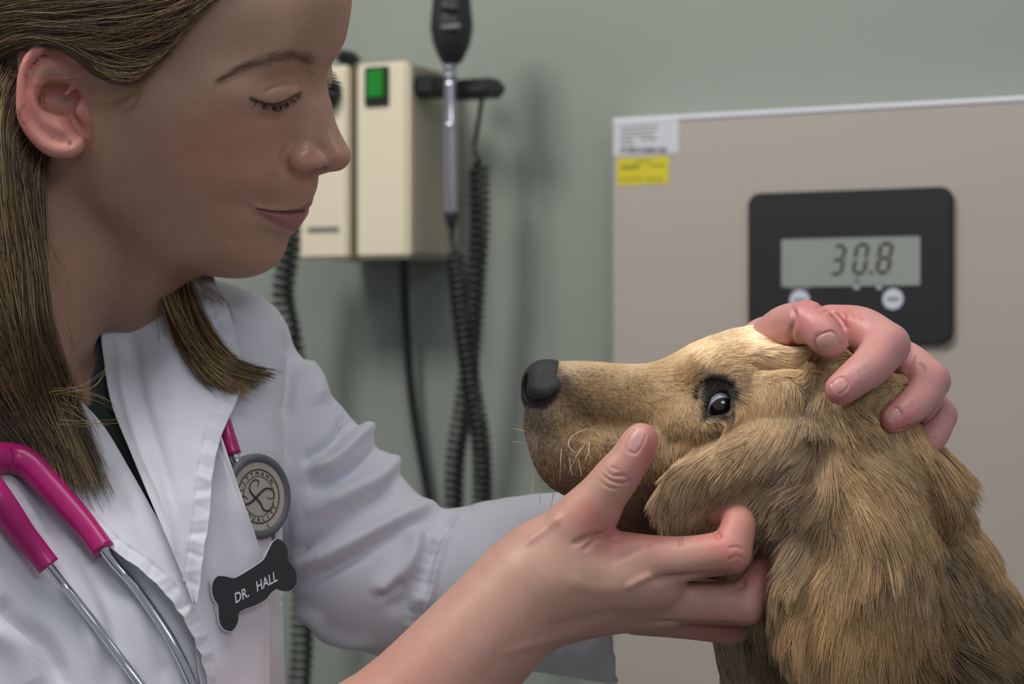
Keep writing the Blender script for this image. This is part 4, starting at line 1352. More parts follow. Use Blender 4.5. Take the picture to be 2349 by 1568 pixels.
# badge
BONE = [(500.7, 1320), (490.5, 1332), (487, 1352), (492, 1372), (500.7, 1386), (502, 1403), (504, 1423), (512.5, 1440), (529, 1446.6), (539.5, 1438), (546, 1423), (548, 1406), (558, 1397.6), (585, 1387.5), (609, 1374), (622, 1359), (634, 1350), (646, 1353.7), (663, 1355), (674.7, 1347), (680.7, 1328), (678, 1308), (666, 1291), (661, 1283), (659.5, 1261), (651, 1244), (637.5, 1235.5), (625.7, 1244), (615.5, 1264), (605, 1283), (585, 1298), (561.5, 1313), (538, 1325), (517.6, 1321.6)]
b3 = catmull(BONE + [BONE[0]], 140)[:-1]
BW = on(560, 1350) + 16
nb_ = np.array([0.30, -0.95, 0.08]); nb_ /= np.linalg.norm(nb_)
def bpt(u, v, h):
    ray = np.array([(u - 1174.5) / FPX, 1.0, -(v - 784.0) / FPX]); o = np.array([0, 0, CAMZ]); c = W(583, 1342, BW + 8)
    t = ((c + nb_ * h / S - o) @ nb_) / (ray @ nb_)
    return o + ray * t
def slab(name, outline, h0, h1, m, parent, grow=0.0, sh=(0, 0)):
    outline = np.asarray(outline, float)
    d = np.roll(outline, -1, 0) - np.roll(outline, 1, 0); nrm = np.stack([d[:, 1], -d[:, 0]], 1); nrm /= np.linalg.norm(nrm, axis=1)[:, None]
    if poly_sd((outline + nrm)[:1], outline)[0] < 0: nrm = -nrm
    o2 = outline + nrm * grow + np.array(sh)
    n = len(o2)
    bm = bmesh.new()
    top = [bm.verts.new(bpt(a[0], a[1], h1)) for a in o2]
    bot = [bm.verts.new(bpt(a[0], a[1], h1) - nb_ * (h1 - h0) / S) for a in o2]
    bm.faces.new(top); bm.faces.new(bot[::-1])
    for i in range(n): bm.faces.new((top[i], bot[i], bot[(i + 1) % n], top[(i + 1) % n]))
    bmesh.ops.recalc_face_normals(bm, faces=bm.faces)
    me = bpy.data.meshes.new(name); bm.to_mesh(me); bm.free(); me.materials.append(m)
    ob = bpy.data.objects.new(name, me); COL.objects.link(ob)
    if parent: set_parent(ob, parent)
    return ob
badge = slab('name_badge', b3, 2, 5, m_badge, None)
tag(badge, 'black bone-shaped name badge reading DR. HALL pinned to the coat', 'name badge')
slab('white_backing', b3, -5, 2, m_badge_w, badge, grow=1.5, sh=(-2.0, 1.5))
slab('pin_clip', np.array([(480, 1330), (492, 1322), (512, 1440), (520, 1452), (506, 1440), (494, 1400)]), -12, -5, m_badge_w, badge)
tx = np.array([0.88, -0.475]); ty = np.array([-0.12, -0.99])
text_mesh('lettering', 'DR.', 33, lambda x, y, z: bpt(*(np.array([556, 1375]) + tx * x * 0.72 + ty * y), 5.6 + z), m_badge_w, badge, 0.5)
text_mesh('lettering', 'HALL', 33, lambda x, y, z: bpt(*(np.array([613, 1344]) + tx * x * 0.70 + ty * y), 5.6 + z), m_badge_w, badge, 0.5)
log('gear')
# ------------------------------------------------------------------ her hair, brows and lashes
me = person.data; a = np.empty(len(me.vertices) * 3, np.float32); me.vertices.foreach_get('co', a); pq = PX(a.reshape(-1, 3))
GU, GV, GSZ = -600, -500, 4
_nu, _nv = (2349 - GU) // GSZ + 2, (1750 - GV) // GSZ + 2
hand_w = np.full((_nu, _nv), -1e9)
mm = (pq[:, 0] > GU) & (pq[:, 0] < 2345) & (pq[:, 1] > GV) & (pq[:, 1] < 1745)
np.maximum.at(hand_w, (((pq[mm, 0] - GU) / GSZ).astype(int), ((pq[mm, 1] - GV) / GSZ).astype(int)), pq[mm, 2])
def pmap(u, v):
    return hand_w[np.clip(((np.asarray(u) - GU) / GSZ).astype(int), 0, _nu - 1), np.clip(((np.asarray(v) - GV) / GSZ).astype(int), 0, _nv - 1)]
hair_w = hair_mat('brown_hair', 0.30, 0.5)
def guide(pts, n=28, skin=None, add=0.0):
    """pts (u, v[, w]); where w is absent it is taken from the skull (+add)"""
    g = catmull(np.array([p[:2] for p in pts], float), n)
    if len(pts[0]) == 3: w = catmull(np.array([[p[2], 0] for p in pts], float), n)[:, 0]
    else:
        w = pmap(g[:, 0], g[:, 1]); ok = w > -1e8
        w = np.interp(np.arange(n), np.nonzero(ok)[0], w[ok])
        for _ in range(2): w[1:-1] = (w[:-2] + 2 * w[1:-1] + w[2:]) / 4
        w = w + add
    return np.concatenate([g, w[:, None]], 1)
def sheaf(guides, k, clump=60, thick=(6, 10), jit=2.0, spread=6, seed=1, cut=0.12):
    """k hairs between neighbouring guides, gathered in locks"""
    r = np.random.default_rng(seed)
    Gd = np.array(guides); m = len(Gd) - 1; n = Gd.shape[1]
    cs = r.random(clump) * m; ct = r.normal(0, 1, (clump, 3))
    c = r.integers(0, clump, k)
    s0 = r.random(k) * m
    t = np.linspace(0, 1, n)[None]
    s = s0[:, None] * (1 - 0.75 * t ** 0.9) + cs[c][:, None] * (0.75 * t ** 0.9)
    s = np.clip(s + r.normal(0, 0.03, k)[:, None], 0, m - 1e-6)
    i = s.astype(int); f = (s - i)[..., None]
    idx = np.arange(n)[None].repeat(k, 0)
    P = Gd[i, idx] * (1 - f) + Gd[np.minimum(i + 1, m), idx] * f
    off = r.normal(0, 1, (k, 3)) * np.array([1, 1, 0]) * jit
    off[:, 2] = np.abs(r.normal(0, thick[0], k))
    P = P + off[:, None]
    wave = ct[c][:, None, :] * np.array([spread, spread * 0.6, thick[1]]) * (t ** 1.2)[..., None]
    ph = r.random(k) * 6.28
    P = P + wave
    P[..., 0] += np.sin(t * 7 + ph[:, None]) * jit * 0.7 * t
    # uneven ends
    L_ = 1 - cut * r.random(k) ** 1.3 - cut * 0.8 * r.random(clump)[c] ** 2
    P[..., 0] += (r.normal(0, 1, clump)[c] * spread * 1.2 + r.normal(0, 0.4, k) * spread)[:, None] * t ** 4
    P[..., 1] += (r.normal(0, 1, clump)[c] * spread * 0.8)[:, None] * t ** 4
    x = t * L_[:, None] * (n - 1)
    i = np.clip(x.astype(int), 0, n - 2); f = (x - i)[..., None]
    P = np.take_along_axis(P, i[..., None].repeat(3, 2), 1) * (1 - f) + np.take_along_axis(P, (i + 1)[..., None].repeat(3, 2), 1) * f
    tone = r.normal(0, 1, clump)[c] * 0.75 + r.normal(0, 0.55, k)
    dark = lin((38, 29, 22)); mid = lin((98, 75, 52)); lite = lin((196, 164, 114))
    f = np.clip((tone + 1.3) / 2.6, 0, 1)[:, None]
    col = np.where(f < 0.5, dark + (mid - dark) * f * 2, mid + (lite - mid) * (f - 0.5) * 2)
    return P, col
H = []
A1 = [guide([(700, -190), (560, -150), (400, -100), (200, -70), (0, -40), (-180, 40)], add=10), guide([(590, -90), (470, -40), (330, -10), (150, 10), (0, 30), (-140, 110)], add=10), guide([(520, -30), (430, 30), (310, 56), (160, 62), (20, 70), (-110, 140)], add=10),
      guide([(470, 20), (400, 76), (300, 100), (185, 98), (70, 86), (-70, 140)], add=10), guide([(425, 70), (370, 118), (290, 135), (205, 122), (130, 92), (30, 84), (-70, 150)], add=10), guide([(385, 118), (340, 158), (280, 165), (222, 148), (165, 108), (80, 82), (-10, 105), (-60, 190)], add=9),
      guide([(340, 160), (308, 182), (262, 182), (215, 160), (176, 122), (110, 92), (20, 110)], add=7), guide([(300, 178), (270, 190), (235, 178), (205, 158), (180, 135), (150, 108)], add=5)]
P, c = sheaf(A1, 28000, 130, (9, 4), 2.2, 3, 4, 0.03); H.append((P, c))
BK = [guide([(-60, 90), (-120, 200), (-160, 330), (-170, 520), (-150, 700), (-120, 900)], add=12), guide([(40, 60), (-10, 160), (-60, 300), (-70, 450), (-60, 600), (-50, 760)], add=12)]
def gon(pts, n=28, vz=820):
    """w given to the neck, from there lying on the coat"""
    g = guide(pts, n)
    w2 = np.maximum(np.array([on(x, y, 14) for x, y in g[:, :2]]), np.minimum(pmap(g[:, 0], g[:, 1]) + 14, 320))
    f = np.clip((g[:, 1] - vz) / 60, 0, 1)
    g[:, 2] = g[:, 2] * (1 - f) + np.maximum(w2, g[:, 2] if vz < 700 else w2) * f
    for _ in range(6): g[1:-1, 2] = (g[:-2, 2] + 2 * g[1:-1, 2] + g[2:, 2]) / 4
    return g
B1 = [gon([(-200, 60, 20), (-220, 300, 120), (-200, 600, 160), (-140, 850, 200), (-60, 980, 220), (40, 1060, 220)]), gon([(-80, 60, 60), (-110, 300, 175), (-90, 550, 185), (-40, 800, 200), (40, 960, 200), (110, 1080, 200)]),
      gon([(10, 70, 90), (-44, 240, 170), (-30, 520, 195), (10, 720, 200), (70, 900, 200), (150, 1080, 200)]), gon([(60, 100, 110), (5, 240, 170), (18, 430, 195), (48, 620, 195), (72, 780, 200), (120, 930, 190), (200, 1150, 180)]),
      gon([(90, 140, 120), (35, 300, 185), (52, 440, 180), (82, 600, 180), (98, 740, 190), (140, 880, 190), (248, 1140, 180)]), gon([(110, 340, 120), (104, 440, 140), (106, 560, 150), (112, 680, 160), (130, 800, 170), (170, 930, 150)])]
P, c = sheaf(B1, 34000, 120, (9, 7), 2.5, 13, 8, 0.36); H.append((P, c * 0.8))
CL = [gon([(350, 540, -200), (352, 620, -190), (372, 700, -180), (405, 780, -170), (452, 850, -160), (520, 915, -150)], vz=640), gon([(385, 540, -200), (392, 640, -190), (420, 730, -180), (462, 806, -170), (512, 858, -150), (575, 885, -130)], vz=640),
      gon([(425, 550, -200), (432, 640, -190), (458, 716, -180), (494, 782, -170), (536, 826, -150), (622, 850, -130)], vz=640)]
P, c = sheaf(CL, 16000, 60, (12, 7), 2.5, 12, 12, 0.4); H.append((P, c * 0.9))
# crown and far side of the head
def skull(d):
    d = d / np.linalg.norm(d, axis=-1, keepdims=True)
    th = np.arctan2(d[..., 1], d[..., 0]); ph = np.arccos(np.clip(d[..., 2], -1, 1))
    return HC + d * (bil(RT, (th + math.pi) / (2 * math.pi) * TH, ph / math.pi * PH) + 9 / S)[..., None]
CR = []
for a_ in np.radians([46, 30, 12, -6, -26, -46, -66, -84]):
    u_a = UV_ * math.cos(a_) + SV * math.sin(a_)
    b_ = np.radians(np.linspace(30 + 8 * math.cos(a_), -112, 28))[:, None]
    CR.append(PX(skull(u_a * np.cos(b_) + FV * np.sin(b_))))
P, c = sheaf(CR, 9000, 120, (7, 3), 2.5, 3, 41, 0.03); H.append((P, c))
# loose hairs
FL = []
r_ = np.random.default_rng(5)
for pts in ([(330, 190), (280, 232), (230, 240), (190, 205), (140, 190), (60, 200)], [(300, 200), (260, 170), (200, 158), (110, 160), (20, 172)], [(330, 200), (300, 240), (250, 244), (210, 224), (175, 186), (120, 200), (80, 230)],
            [(360, 150), (300, 215), (240, 215), (180, 180), (90, 170), (0, 175)], [(60, 240), (30, 270), (0, 310), (-40, 420)], [(320, 180), (290, 214), (240, 208), (200, 190)]):
    for _ in range(4):
        g = guide([(p[0] + r_.normal(0, 4), p[1] + r_.normal(0, 5)) for p in pts], 28, add=14)
        FL.append(g)
for pts in ([(110, 560, 150), (150, 640, 160), (160, 740, 165), (170, 830, 140), (150, 960, 130)], [(100, 480, 150), (140, 560, 170), (165, 640, 170), (150, 720, 165)], [(110, 700, 170), (150, 780, 160), (172, 880, 150), (160, 970, 140)],
            [(120, 900, 190), (200, 880, 190), (260, 830, 160)], [(130, 960, 190), (220, 970, 180), (290, 960, 120)], [(140, 930, 190), (200, 960, 190), (240, 1000, 180)], [(360, 600, -120), (372, 700, -110), (380, 800, -100), (370, 880, -90)],
            [(450, 640, -160), (500, 700, -170), (560, 740, -170)], [(440, 640, -170), (510, 690, -180), (530, 760, -170)], [(160, 900, 190), (230, 910, 180), (270, 950, 150)]):
    for _ in range(4): FL.append(guide([(p[0] + r_.normal(0, 7), p[1] + r_.normal(0, 7), p[2] + r_.normal(0, 5)) for p in pts], 28))
FL = np.array(FL)
H.append((FL, np.tile(lin((140, 116, 78)), (len(FL), 1))))
P = np.concatenate([h[0] for h in H]); c = np.concatenate([h[1] for h in H])
sh = P.shape
hair = strands('hair', WA(P.reshape(-1, 3)).reshape(sh), np.full(len(P), 0.58 / S), hair_w, person, c.astype(np.float32), tip=0.4)
hair['label'] = 'straight light brown hair tucked behind the ear'
# brows (both sides), lashes (both sides)
def both(W3, name, rad, colr):
    W3 = np.array(W3); M = mir(W3)
    A = np.concatenate([W3, M])
    return strands(name, A, np.full(len(A), rad / S), hair_w, person, np.tile(lin(colr), (len(A), 1)).astype(np.float32), tip=0.3)
br = []
for i in range(300):
    t = r_.random(); p = catmull([(512, 178), (560, 152), (612, 136), (665, 128), (722, 142)], 60)[int(t * 59)]
    wd = np.interp(t, [0, 0.5, 1], [4, 11, 13])
    x, y = p[0] + r_.normal(0, 3), p[1] + r_.normal(0, wd * 0.6)
    w0 = pmap(x, y) + 3
    if w0 < -1e8: continue
    dx, dy = -0.85 - 0.1 * (1 - t), np.interp(t, [0, 0.6, 1], [0.5, 0.1, -0.6]); L_ = r_.uniform(18, 30); we = pmap(x + dx * L_, y + dy * L_)
    we = we + 3 if we > -1e8 else w0
    br.append(WA([(x, y, w0 - 2), (x + dx * L_ * .5, y + dy * L_ * .5, (w0 + we) / 2 + 3), (x + dx * L_, y + dy * L_, we)]))
both(br, 'eyebrow', 0.24, (118, 90, 72))
ls = []
for i in range(110):
    t = r_.random(); p = catmull([(576, 226), (602, 239), (634, 244), (664, 233), (690, 214)], 60)[int(t * 59)]
    w0 = pmap(p[0], p[1] - 4) + 1
    if w0 < -1e8: continue
    a = np.interp(t, [0, 0.5, 1], [-0.25, 0.25, 0.75]) + r_.normal(0, 0.12); L_ = r_.uniform(8, 17) * (0.7 + 0.7 * math.sin(t * 3.14))
    ls.append(WA([(p[0], p[1] - 2, w0), (p[0] + a * L_ * .4, p[1] + L_ * .45, w0 + L_ * 0.6), (p[0] + a * L_ * 1.1, p[1] + L_ * .62, w0 + L_ * 1.0)]))
both(ls, 'eyelashes', 0.55, (34, 26, 24))
log('hair')
# ------------------------------------------------------------------ the dog: one continuous body under its coat
m_hide = mat('dog_hide', attr='col', rough=0.7, spec=0.2)
m_nose = mat('nose_leather', (40, 38, 41), 0.42, spec=0.5, noise=0.15, nscale=400, bump=0.6, bscale=1400)
m_eye = mat('eyeball', attr='col', rough=0.06, spec=0.6, coat=0.6)
D = Field()
D.chain([(1262, 890, 45, 60), (1340, 905, 40, 76), (1420, 921, 30, 86), (1500, 932, 15, 97), (1570, 935, 0, 112)], k=0)
D.chain([(1264, 974, 42, 60), (1300, 1040, 40, 74), (1350, 1060, 32, 84), (1440, 1085, 15, 90), (1540, 1110, 0, 100), (1640, 1130, -10, 120)], k=40)
D.chain([(1390, 1120, -10, 66), (1480, 1150, -20, 78), (1570, 1200, -20, 90)], k=40)
D.chain([(1290, 985, 80, 45), (1330, 1040, 92, 55), (1400, 1050, 92, 55), (1470, 1040, 90, 55)], k=50)
D.ell((1755, 930, -25), (215, 225, 163), k=50, rot=(0, 8, 0))
D.ell((1640, 1010, 55), (150, 130, 130), k=70)
D.chain([(1570, 905, 0, 72), (1650, 880, -10, 98), (1760, 860, -20, 100)], k=50)
D.chain([(1610, 850, 95, 34), (1680, 835, 120, 42), (1750, 850, 130, 45)], k=50)
D.chain([(1600, 985, 120, 40), (1680, 985, 145, 45)], k=50)
D.chain([(1850, 1000, -40, 222), (1945, 1250, -105, 278), (2025, 1600, -115, 345), (2040, 1950, -115, 375)], k=90)
D.chain([(1740, 1270, -20, 165), (1835, 1450, -30, 160), (1930, 1640, -40, 180)], k=80)
# near ear hanging from its root, front edge of the ear folded over the fingertip
D.ell((1895, 1060, 190), (120, 62, 150), k=40, rot=(0, 10, 0))
D.ell((1975, 1350, 232), (165, 58, 300), k=40, rot=(0, -4, 0))
D.chain([(1550, 1140, 150, 44), (1620, 1076, 175, 52), (1720, 1035, 190, 56), (1850, 985, 180, 56)], k=30)
D.chain([(1555, 1178, 140, 30), (1640, 1140, 150, 46), (1740, 1130, 170, 60), (1830, 1130, 190, 60)], k=30)
D.chain([(1790, 1220, 150, 56), (1830, 1300, 180, 56), (1840, 1400, 190, 56)], k=40)
# skin gathered by the upper hand
D.chain([(1770, 815, 50, 52), (1880, 812, 80, 46), (1975, 785, 60, 30)], k=24)
D.chain([(1930, 965, 165, 60), (2010, 915, 150, 55), (2058, 892, 112, 36)], k=26)
D.chain([(2040, 1030, 140, 86), (2100, 1110, 110, 95)], k=50)
D.ell((1815, 900, 150), (60, 60, 60), k=60)
# far ear behind
D.ell((1900, 1200, -330), (130, 50, 300), k=40)
# eye opening
EYE = [(1621, 953), (1624, 932), (1633, 913), (1648, 900), (1664, 898), (1673, 909), (1676, 930), (1671, 948), (1650, 951)]
prism(D, EYE, 90, k=5, whi=400)
prism(D, [(-500, 1950), (3500, 1950), (3500, 3000), (-500, 3000)], -3000, k=2)
dv, df = D.mesh(0.0022)
dv = relax(dv, df, 2)
dn = normals(dv, df); dq = PX(dv)
log('dog body', len(dv))
def sd_(poly, amp, width, **k): stroke(dv, dn, dq, poly, amp, width, wmin=-20, **k)
sd_([(1700, 812), (1790, 815), (1860, 812), (1940, 806)], 16, 14)
sd_([(1700, 838), (1790, 832), (1870, 832), (1930, 828)], -26, 16)
sd_([(1890, 850), (1860, 900), (1850, 960)], -14, 22)
sd_([(1610, 965), (1640, 972), (1680, 960)], 5, 10)
sd_([(1380, 1050), (1450, 1010), (1500, 950)], -8, 20)
sd_([(1520, 1010), (1560, 1000), (1620, 1005)], -8, 26)
sd_([(1530, 1060), (1600, 1020), (1680, 985)], -12, 18)
sd_([(1880, 960), (1870, 1050), (1850, 1110)], -16, 22)
sd_([(1920, 1000), (1990, 1120), (2000, 1210)], -12, 16)
sd_([(1850, 1150), (1880, 1250), (1860, 1400)], -14, 24)
sd_([(1950, 1120), (1985, 1200), (1990, 1300)], 12, 16)
sd_([(2070, 1000), (2130, 1150), (2150, 1350), (2140, 1560)], -22, 30)
dn = normals(dv, df); dq = PX(dv)
# fur colour map in the picture plane of the dog's side, its light and shade painted in
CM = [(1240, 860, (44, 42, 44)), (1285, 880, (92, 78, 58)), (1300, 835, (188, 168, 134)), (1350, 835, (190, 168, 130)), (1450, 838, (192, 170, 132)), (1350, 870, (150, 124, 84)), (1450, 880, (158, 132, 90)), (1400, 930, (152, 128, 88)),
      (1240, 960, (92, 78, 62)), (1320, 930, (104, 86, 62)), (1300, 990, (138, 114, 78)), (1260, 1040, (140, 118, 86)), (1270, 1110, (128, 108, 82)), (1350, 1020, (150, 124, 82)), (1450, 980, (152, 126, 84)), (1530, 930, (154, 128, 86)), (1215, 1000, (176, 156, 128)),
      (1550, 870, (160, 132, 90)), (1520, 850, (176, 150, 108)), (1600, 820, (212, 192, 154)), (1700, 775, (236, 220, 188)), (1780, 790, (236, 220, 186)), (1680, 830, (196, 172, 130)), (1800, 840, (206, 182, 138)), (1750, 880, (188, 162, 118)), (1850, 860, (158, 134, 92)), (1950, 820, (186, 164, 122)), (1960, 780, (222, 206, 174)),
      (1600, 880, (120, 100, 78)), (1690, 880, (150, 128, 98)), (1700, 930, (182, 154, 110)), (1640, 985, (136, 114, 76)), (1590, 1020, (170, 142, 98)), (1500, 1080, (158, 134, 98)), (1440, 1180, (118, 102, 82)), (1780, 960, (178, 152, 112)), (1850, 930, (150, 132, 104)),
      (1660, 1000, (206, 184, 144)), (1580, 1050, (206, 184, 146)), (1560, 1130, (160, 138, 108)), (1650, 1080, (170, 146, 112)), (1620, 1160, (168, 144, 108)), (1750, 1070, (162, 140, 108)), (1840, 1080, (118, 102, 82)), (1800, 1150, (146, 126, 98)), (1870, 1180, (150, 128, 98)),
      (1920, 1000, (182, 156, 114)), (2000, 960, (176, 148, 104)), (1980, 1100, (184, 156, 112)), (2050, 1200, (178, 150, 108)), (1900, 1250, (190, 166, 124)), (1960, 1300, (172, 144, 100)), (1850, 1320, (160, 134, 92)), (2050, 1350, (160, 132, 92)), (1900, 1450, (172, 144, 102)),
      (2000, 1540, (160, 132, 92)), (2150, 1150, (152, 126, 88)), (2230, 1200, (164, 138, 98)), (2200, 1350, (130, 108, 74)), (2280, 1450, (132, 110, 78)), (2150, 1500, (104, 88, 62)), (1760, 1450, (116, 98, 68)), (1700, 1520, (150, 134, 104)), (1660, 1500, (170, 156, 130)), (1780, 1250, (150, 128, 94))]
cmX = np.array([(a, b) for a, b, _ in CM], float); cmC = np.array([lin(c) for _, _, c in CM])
def idw(P, X, Y, p=3.0, eps=12.0):
    out = []
    for i in range(0, len(P), 20000):
        d = np.sqrt(((P[i:i + 20000, None, :2] - X[None]) ** 2).sum(-1) + eps ** 2)
        wt = d ** -p
        out.append((wt / wt.sum(1, keepdims=True)) @ Y)
    return np.vstack(out)
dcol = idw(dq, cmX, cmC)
eyed = poly_sd(dq[:, :2], EYE)
nearside = dq[:, 2] > 40
DARK = [(1601, 905), (1610, 884), (1630, 872), (1652, 872), (1670, 886), (1678, 912), (1676, 942), (1660, 953), (1630, 956), (1610, 944)]
f = np.clip(1 - poly_sd(dq[:, :2], DARK) / 9, 0, 1)[:, None] * nearside[:, None]
dcol = dcol * np.array([0.98, 0.9, 0.85])
dcol = dcol * (1 - f) + lin((44, 36, 34)) * f
f = np.clip(1.5 - np.sqrt(((dq[:, 0] - 1234) / 56) ** 2 + ((dq[:, 1] - 892) / 72) ** 2), 0, 1)[:, None]
dcol = dcol * (1 - f) + lin((44, 40, 40)) * f
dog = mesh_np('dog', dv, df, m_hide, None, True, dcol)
tag(dog, 'golden long-haired puppy with black nose looking sideways, its chin and scruff held', 'dog')
dbvh = BVHTree.FromPolygons(dv.tolist(), df.tolist())
# nose
N_ = Field()
N_.ell((1246, 885, 44), (50, 62, 60), k=0, rot=(0, 0, -12))
N_.ell((1272, 868, 40), (34, 56, 40), k=20)
N_.chain([(1232, 895, 84, 24), (1252, 898, 92, 24), (1274, 888, 92, 22)], k=12)
N_.chain([(1232, 895, 4, 24), (1252, 898, -4, 24), (1274, 888, -4, 22)], k=12)
N_.chain([(1216, 915, 46, 18), (1222, 938, 46, 16)], k=16)
N_.chain([(1212, 866, 72, 8), (1209, 892, 75, 14), (1216, 912, 80, 12), (1234, 924, 98, 8), (1262, 919, 108, 6), (1282, 904, 108, 5)], k=5, sub=True)
N_.chain([(1208, 866, 12, 6), (1205, 892, 8, 10), (1213, 912, 2, 8), (1234, 922, -10, 6)], k=5, sub=True)
nv, nf = N_.mesh(0.0009)
nose = mesh_np('nose', relax(nv, nf, 2), nf, m_nose, dog)
nose['label'] = 'moist black nose'
# eyeball
EC = W(1650, 928, 124); ER = 40 / S
gz = WA([(1659, 943, 124 + 34)])[0] - EC; gz /= np.linalg.norm(gz)
bm = bmesh.new(); bmesh.ops.create_uvsphere(bm, u_segments=64, v_segments=48, radius=1)
V = np.array([v.co[:] for v in bm.verts]); F = [[v.index for v in f.verts] for f in bm.faces]; bm.free()
zq = Vector((0, 0, 1)).rotation_difference(Vector(gz)).to_matrix()
V = V @ np.array(zq).T
ang = np.degrees(np.arccos(np.clip(V @ gz, -1, 1)))
ecol = np.where(ang[:, None] < 20, lin((8, 8, 12)), np.where(ang[:, None] < 42, lin((34, 22, 16)), np.where(ang[:, None] < 46, lin((30, 34, 48)), lin((216, 209, 222)))))
bulge = 1 + 0.06 * np.exp(-(ang / 30) ** 2)
eye = mesh_np('eyeball', EC + V * (ER * bulge)[:, None], F, m_eye, dog, True, ecol)
eye['label'] = 'dark brown eye rolled down showing its white'
EC2 = W(1690, 900, -185)
mesh_np('eyeball', EC2 + V * ER, F, m_eye, dog, True, ecol)
log('dog parts')
# depth map of the woman's body for keeping fur off her hands
def over_hand(P):
    """P k x n x 3 uvw: True where a hair would lie over the skin of a hand"""
    h = pmap(P[..., 0], P[..., 1])
    return ((P[..., 2] > h - 7) & (h > -5e8) & (P[..., 2] < h + 42)).any(1)
# groom: (u, v, du, dv, length, lift, clump)
GR_ = [(1300, 840, 1, 0.0, 12, .15, .1), (1400, 840, 1, 0, 14, .15, .1), (1500, 850, 1, 0, 18, .2, .1), (1330, 900, .9, .5, 12, .2, .1), (1420, 900, .9, .4, 15, .2, .1), (1350, 960, .6, .8, 14, .25, .1), (1450, 960, .1, 1, 18, .2, .2),
       (1280, 960, .2, 1, 13, .3, .1), (1300, 1020, .3, .9, 17, .35, .2), (1230, 1020, .1, 1, 16, .4, .2), (1270, 1090, .5, .8, 22, .4, .3), (1380, 1040, .2, 1, 20, .25, .2), (1520, 920, .7, .7, 20, .2, .2), (1500, 1000, -.1, 1, 28, .2, .2),
       (1560, 960, .2, 1, 26, .2, .2), (1600, 840, 1, -.35, 26, .2, .2), (1700, 780, 1, -.1, 36, .2, .2), (1790, 780, 1, .1, 40, .2, .3), (1680, 840, 1, -.2, 30, .2, .2), (1780, 850, .8, .2, 36, .2, .2), (1640, 865, .6, -.8, 12, .3, .2),
       (1700, 900, .8, .3, 26, .25, .2), (1740, 940, .2, 1, 40, .2, .3), (1800, 900, .1, 1, 45, .2, .3), (1860, 870, .3, -.6, 40, .2, .3), (1640, 975, .6, .5, 20, .25, .2), (1590, 1000, .1, 1, 26, .2, .2), (1520, 1080, .1, 1, 34, .2, .3), (1450, 1180, .6, .8, 50, .3, .5),
       (1680, 1000, -.8, .55, 70, .2, .4), (1600, 1060, -.75, .75, 80, .25, .5), (1550, 1120, -.4, 1, 80, .25, .5), (1620, 1140, -.55, .9, 85, .3, .6), (1700, 1090, -.6, .9, 90, .25, .5), (1760, 1020, -.5, .9, 80, .2, .4), (1820, 960, -.3, 1, 70, .2, .4), (1860, 930, -.3, 1, 60, .2, .4),
       (1840, 1060, -.8, .6, 90, .2, .5), (1800, 1130, -.8, .7, 100, .3, .6), (1770, 1200, -.5, .9, 100, .35, .7), (1850, 1180, -.7, .8, 100, .35, .7), (1920, 980, .2, 1, 80, .2, .5), (1900, 1080, .1, 1, 110, .2, .6), (1960, 1080, .5, .9, 110, .25, .6), (2000, 970, .5, .8, 80, .2, .5),
       (2030, 920, -.7, .6, 55, .2, .3), (2090, 870, -.7, .5, 45, .2, .3), (2040, 1080, .6, .9, 100, .2, .5), (1880, 1270, -.5, 1, 120, .3, .8), (1820, 1300, -.6, 1, 120, .35, .8), (1950, 1220, .35, 1, 130, .3, .8), (2020, 1200, .35, 1, 130, .25, .7), (2080, 1200, .25, 1, 120, .2, .6),
       (1930, 1380, -.05, 1, 150, .25, .8), (1850, 1400, -.3, 1, 130, .3, .8), (2020, 1380, .08, 1, 150, .25, .8), (2100, 1350, .05, 1, 140, .2, .7), (1880, 1500, .05, 1, 150, .25, .8), (2000, 1520, .05, 1, 150, .25, .8), (2090, 1500, .12, 1, 150, .2, .8), (2180, 1120, .6, .8, 90, .2, .5),
       (2200, 1220, .5, 1, 120, .25, .6), (2180, 1350, .5, 1, 140, .25, .7), (2260, 1350, .4, 1, 130, .3, .7), (2250, 1480, .6, 1, 150, .3, .8), (2180, 1520, .4, 1, 150, .25, .8), (1760, 1400, .1, 1, 110, .3, .7), (1720, 1500, .45, 1, 120, .5, .8), (1650, 1470, .5, 1, 110, .6, .8), (1600, 1350, .3, 1, 80, .3, .5), (1800, 1550, .2, 1, 130, .3, .7)]
gX = np.array([g[:2] for g in GR_], float); gY = np.array([[g[2] / math.hypot(g[2], g[3]), g[3] / math.hypot(g[2], g[3]), g[4], g[5], g[6]] for g in GR_])
def groom(P):
    o = idw(P, gX, gY, 4.0, 20.0)
    n = np.hypot(o[:, 0], o[:, 1])[:, None] + 1e-6
    o[:, :2] /= n
    return o
def sample(V, F, N, wt, k):
    fc = V[F]; 
    ar = np.linalg.norm(np.cross(fc[:, 2] - fc[:, 0], fc[:, 3] - fc[:, 1]), axis=1) / 2 * wt
    c = np.cumsum(ar); c /= c[-1]
    i = np.searchsorted(c, RNG.random(k))
    a, b = RNG.random((2, k, 1))
    p = (fc[i, 0] * (1 - a) + fc[i, 1] * a) * (1 - b) + (fc[i, 3] * (1 - a) + fc[i, 2] * a) * b
    return p, N[F[i, 0]]
def vnoise(P, scale, seed):
    """cheap smooth noise in the picture plane of the coat"""
    r = np.random.default_rng(seed); o = np.zeros(len(P))
    for k in range(7):
        a = r.random() * 6.28; f = scale * (0.6 + 1.6 * r.random()); o += np.sin((P[:, 0] * math.cos(a) + P[:, 1] * math.sin(a)) * f + r.random() * 6.28)
    return o / 2.6
fcq = dq[df].mean(1); fn_ = dn[df[:, 0]]
wt = np.where(fn_[:, 1] < 0.25, 1.0, 0.12)
wt = wt * ((fcq[:, 0] > 1150) & (fcq[:, 0] < 2560) & (fcq[:, 1] < 1880))
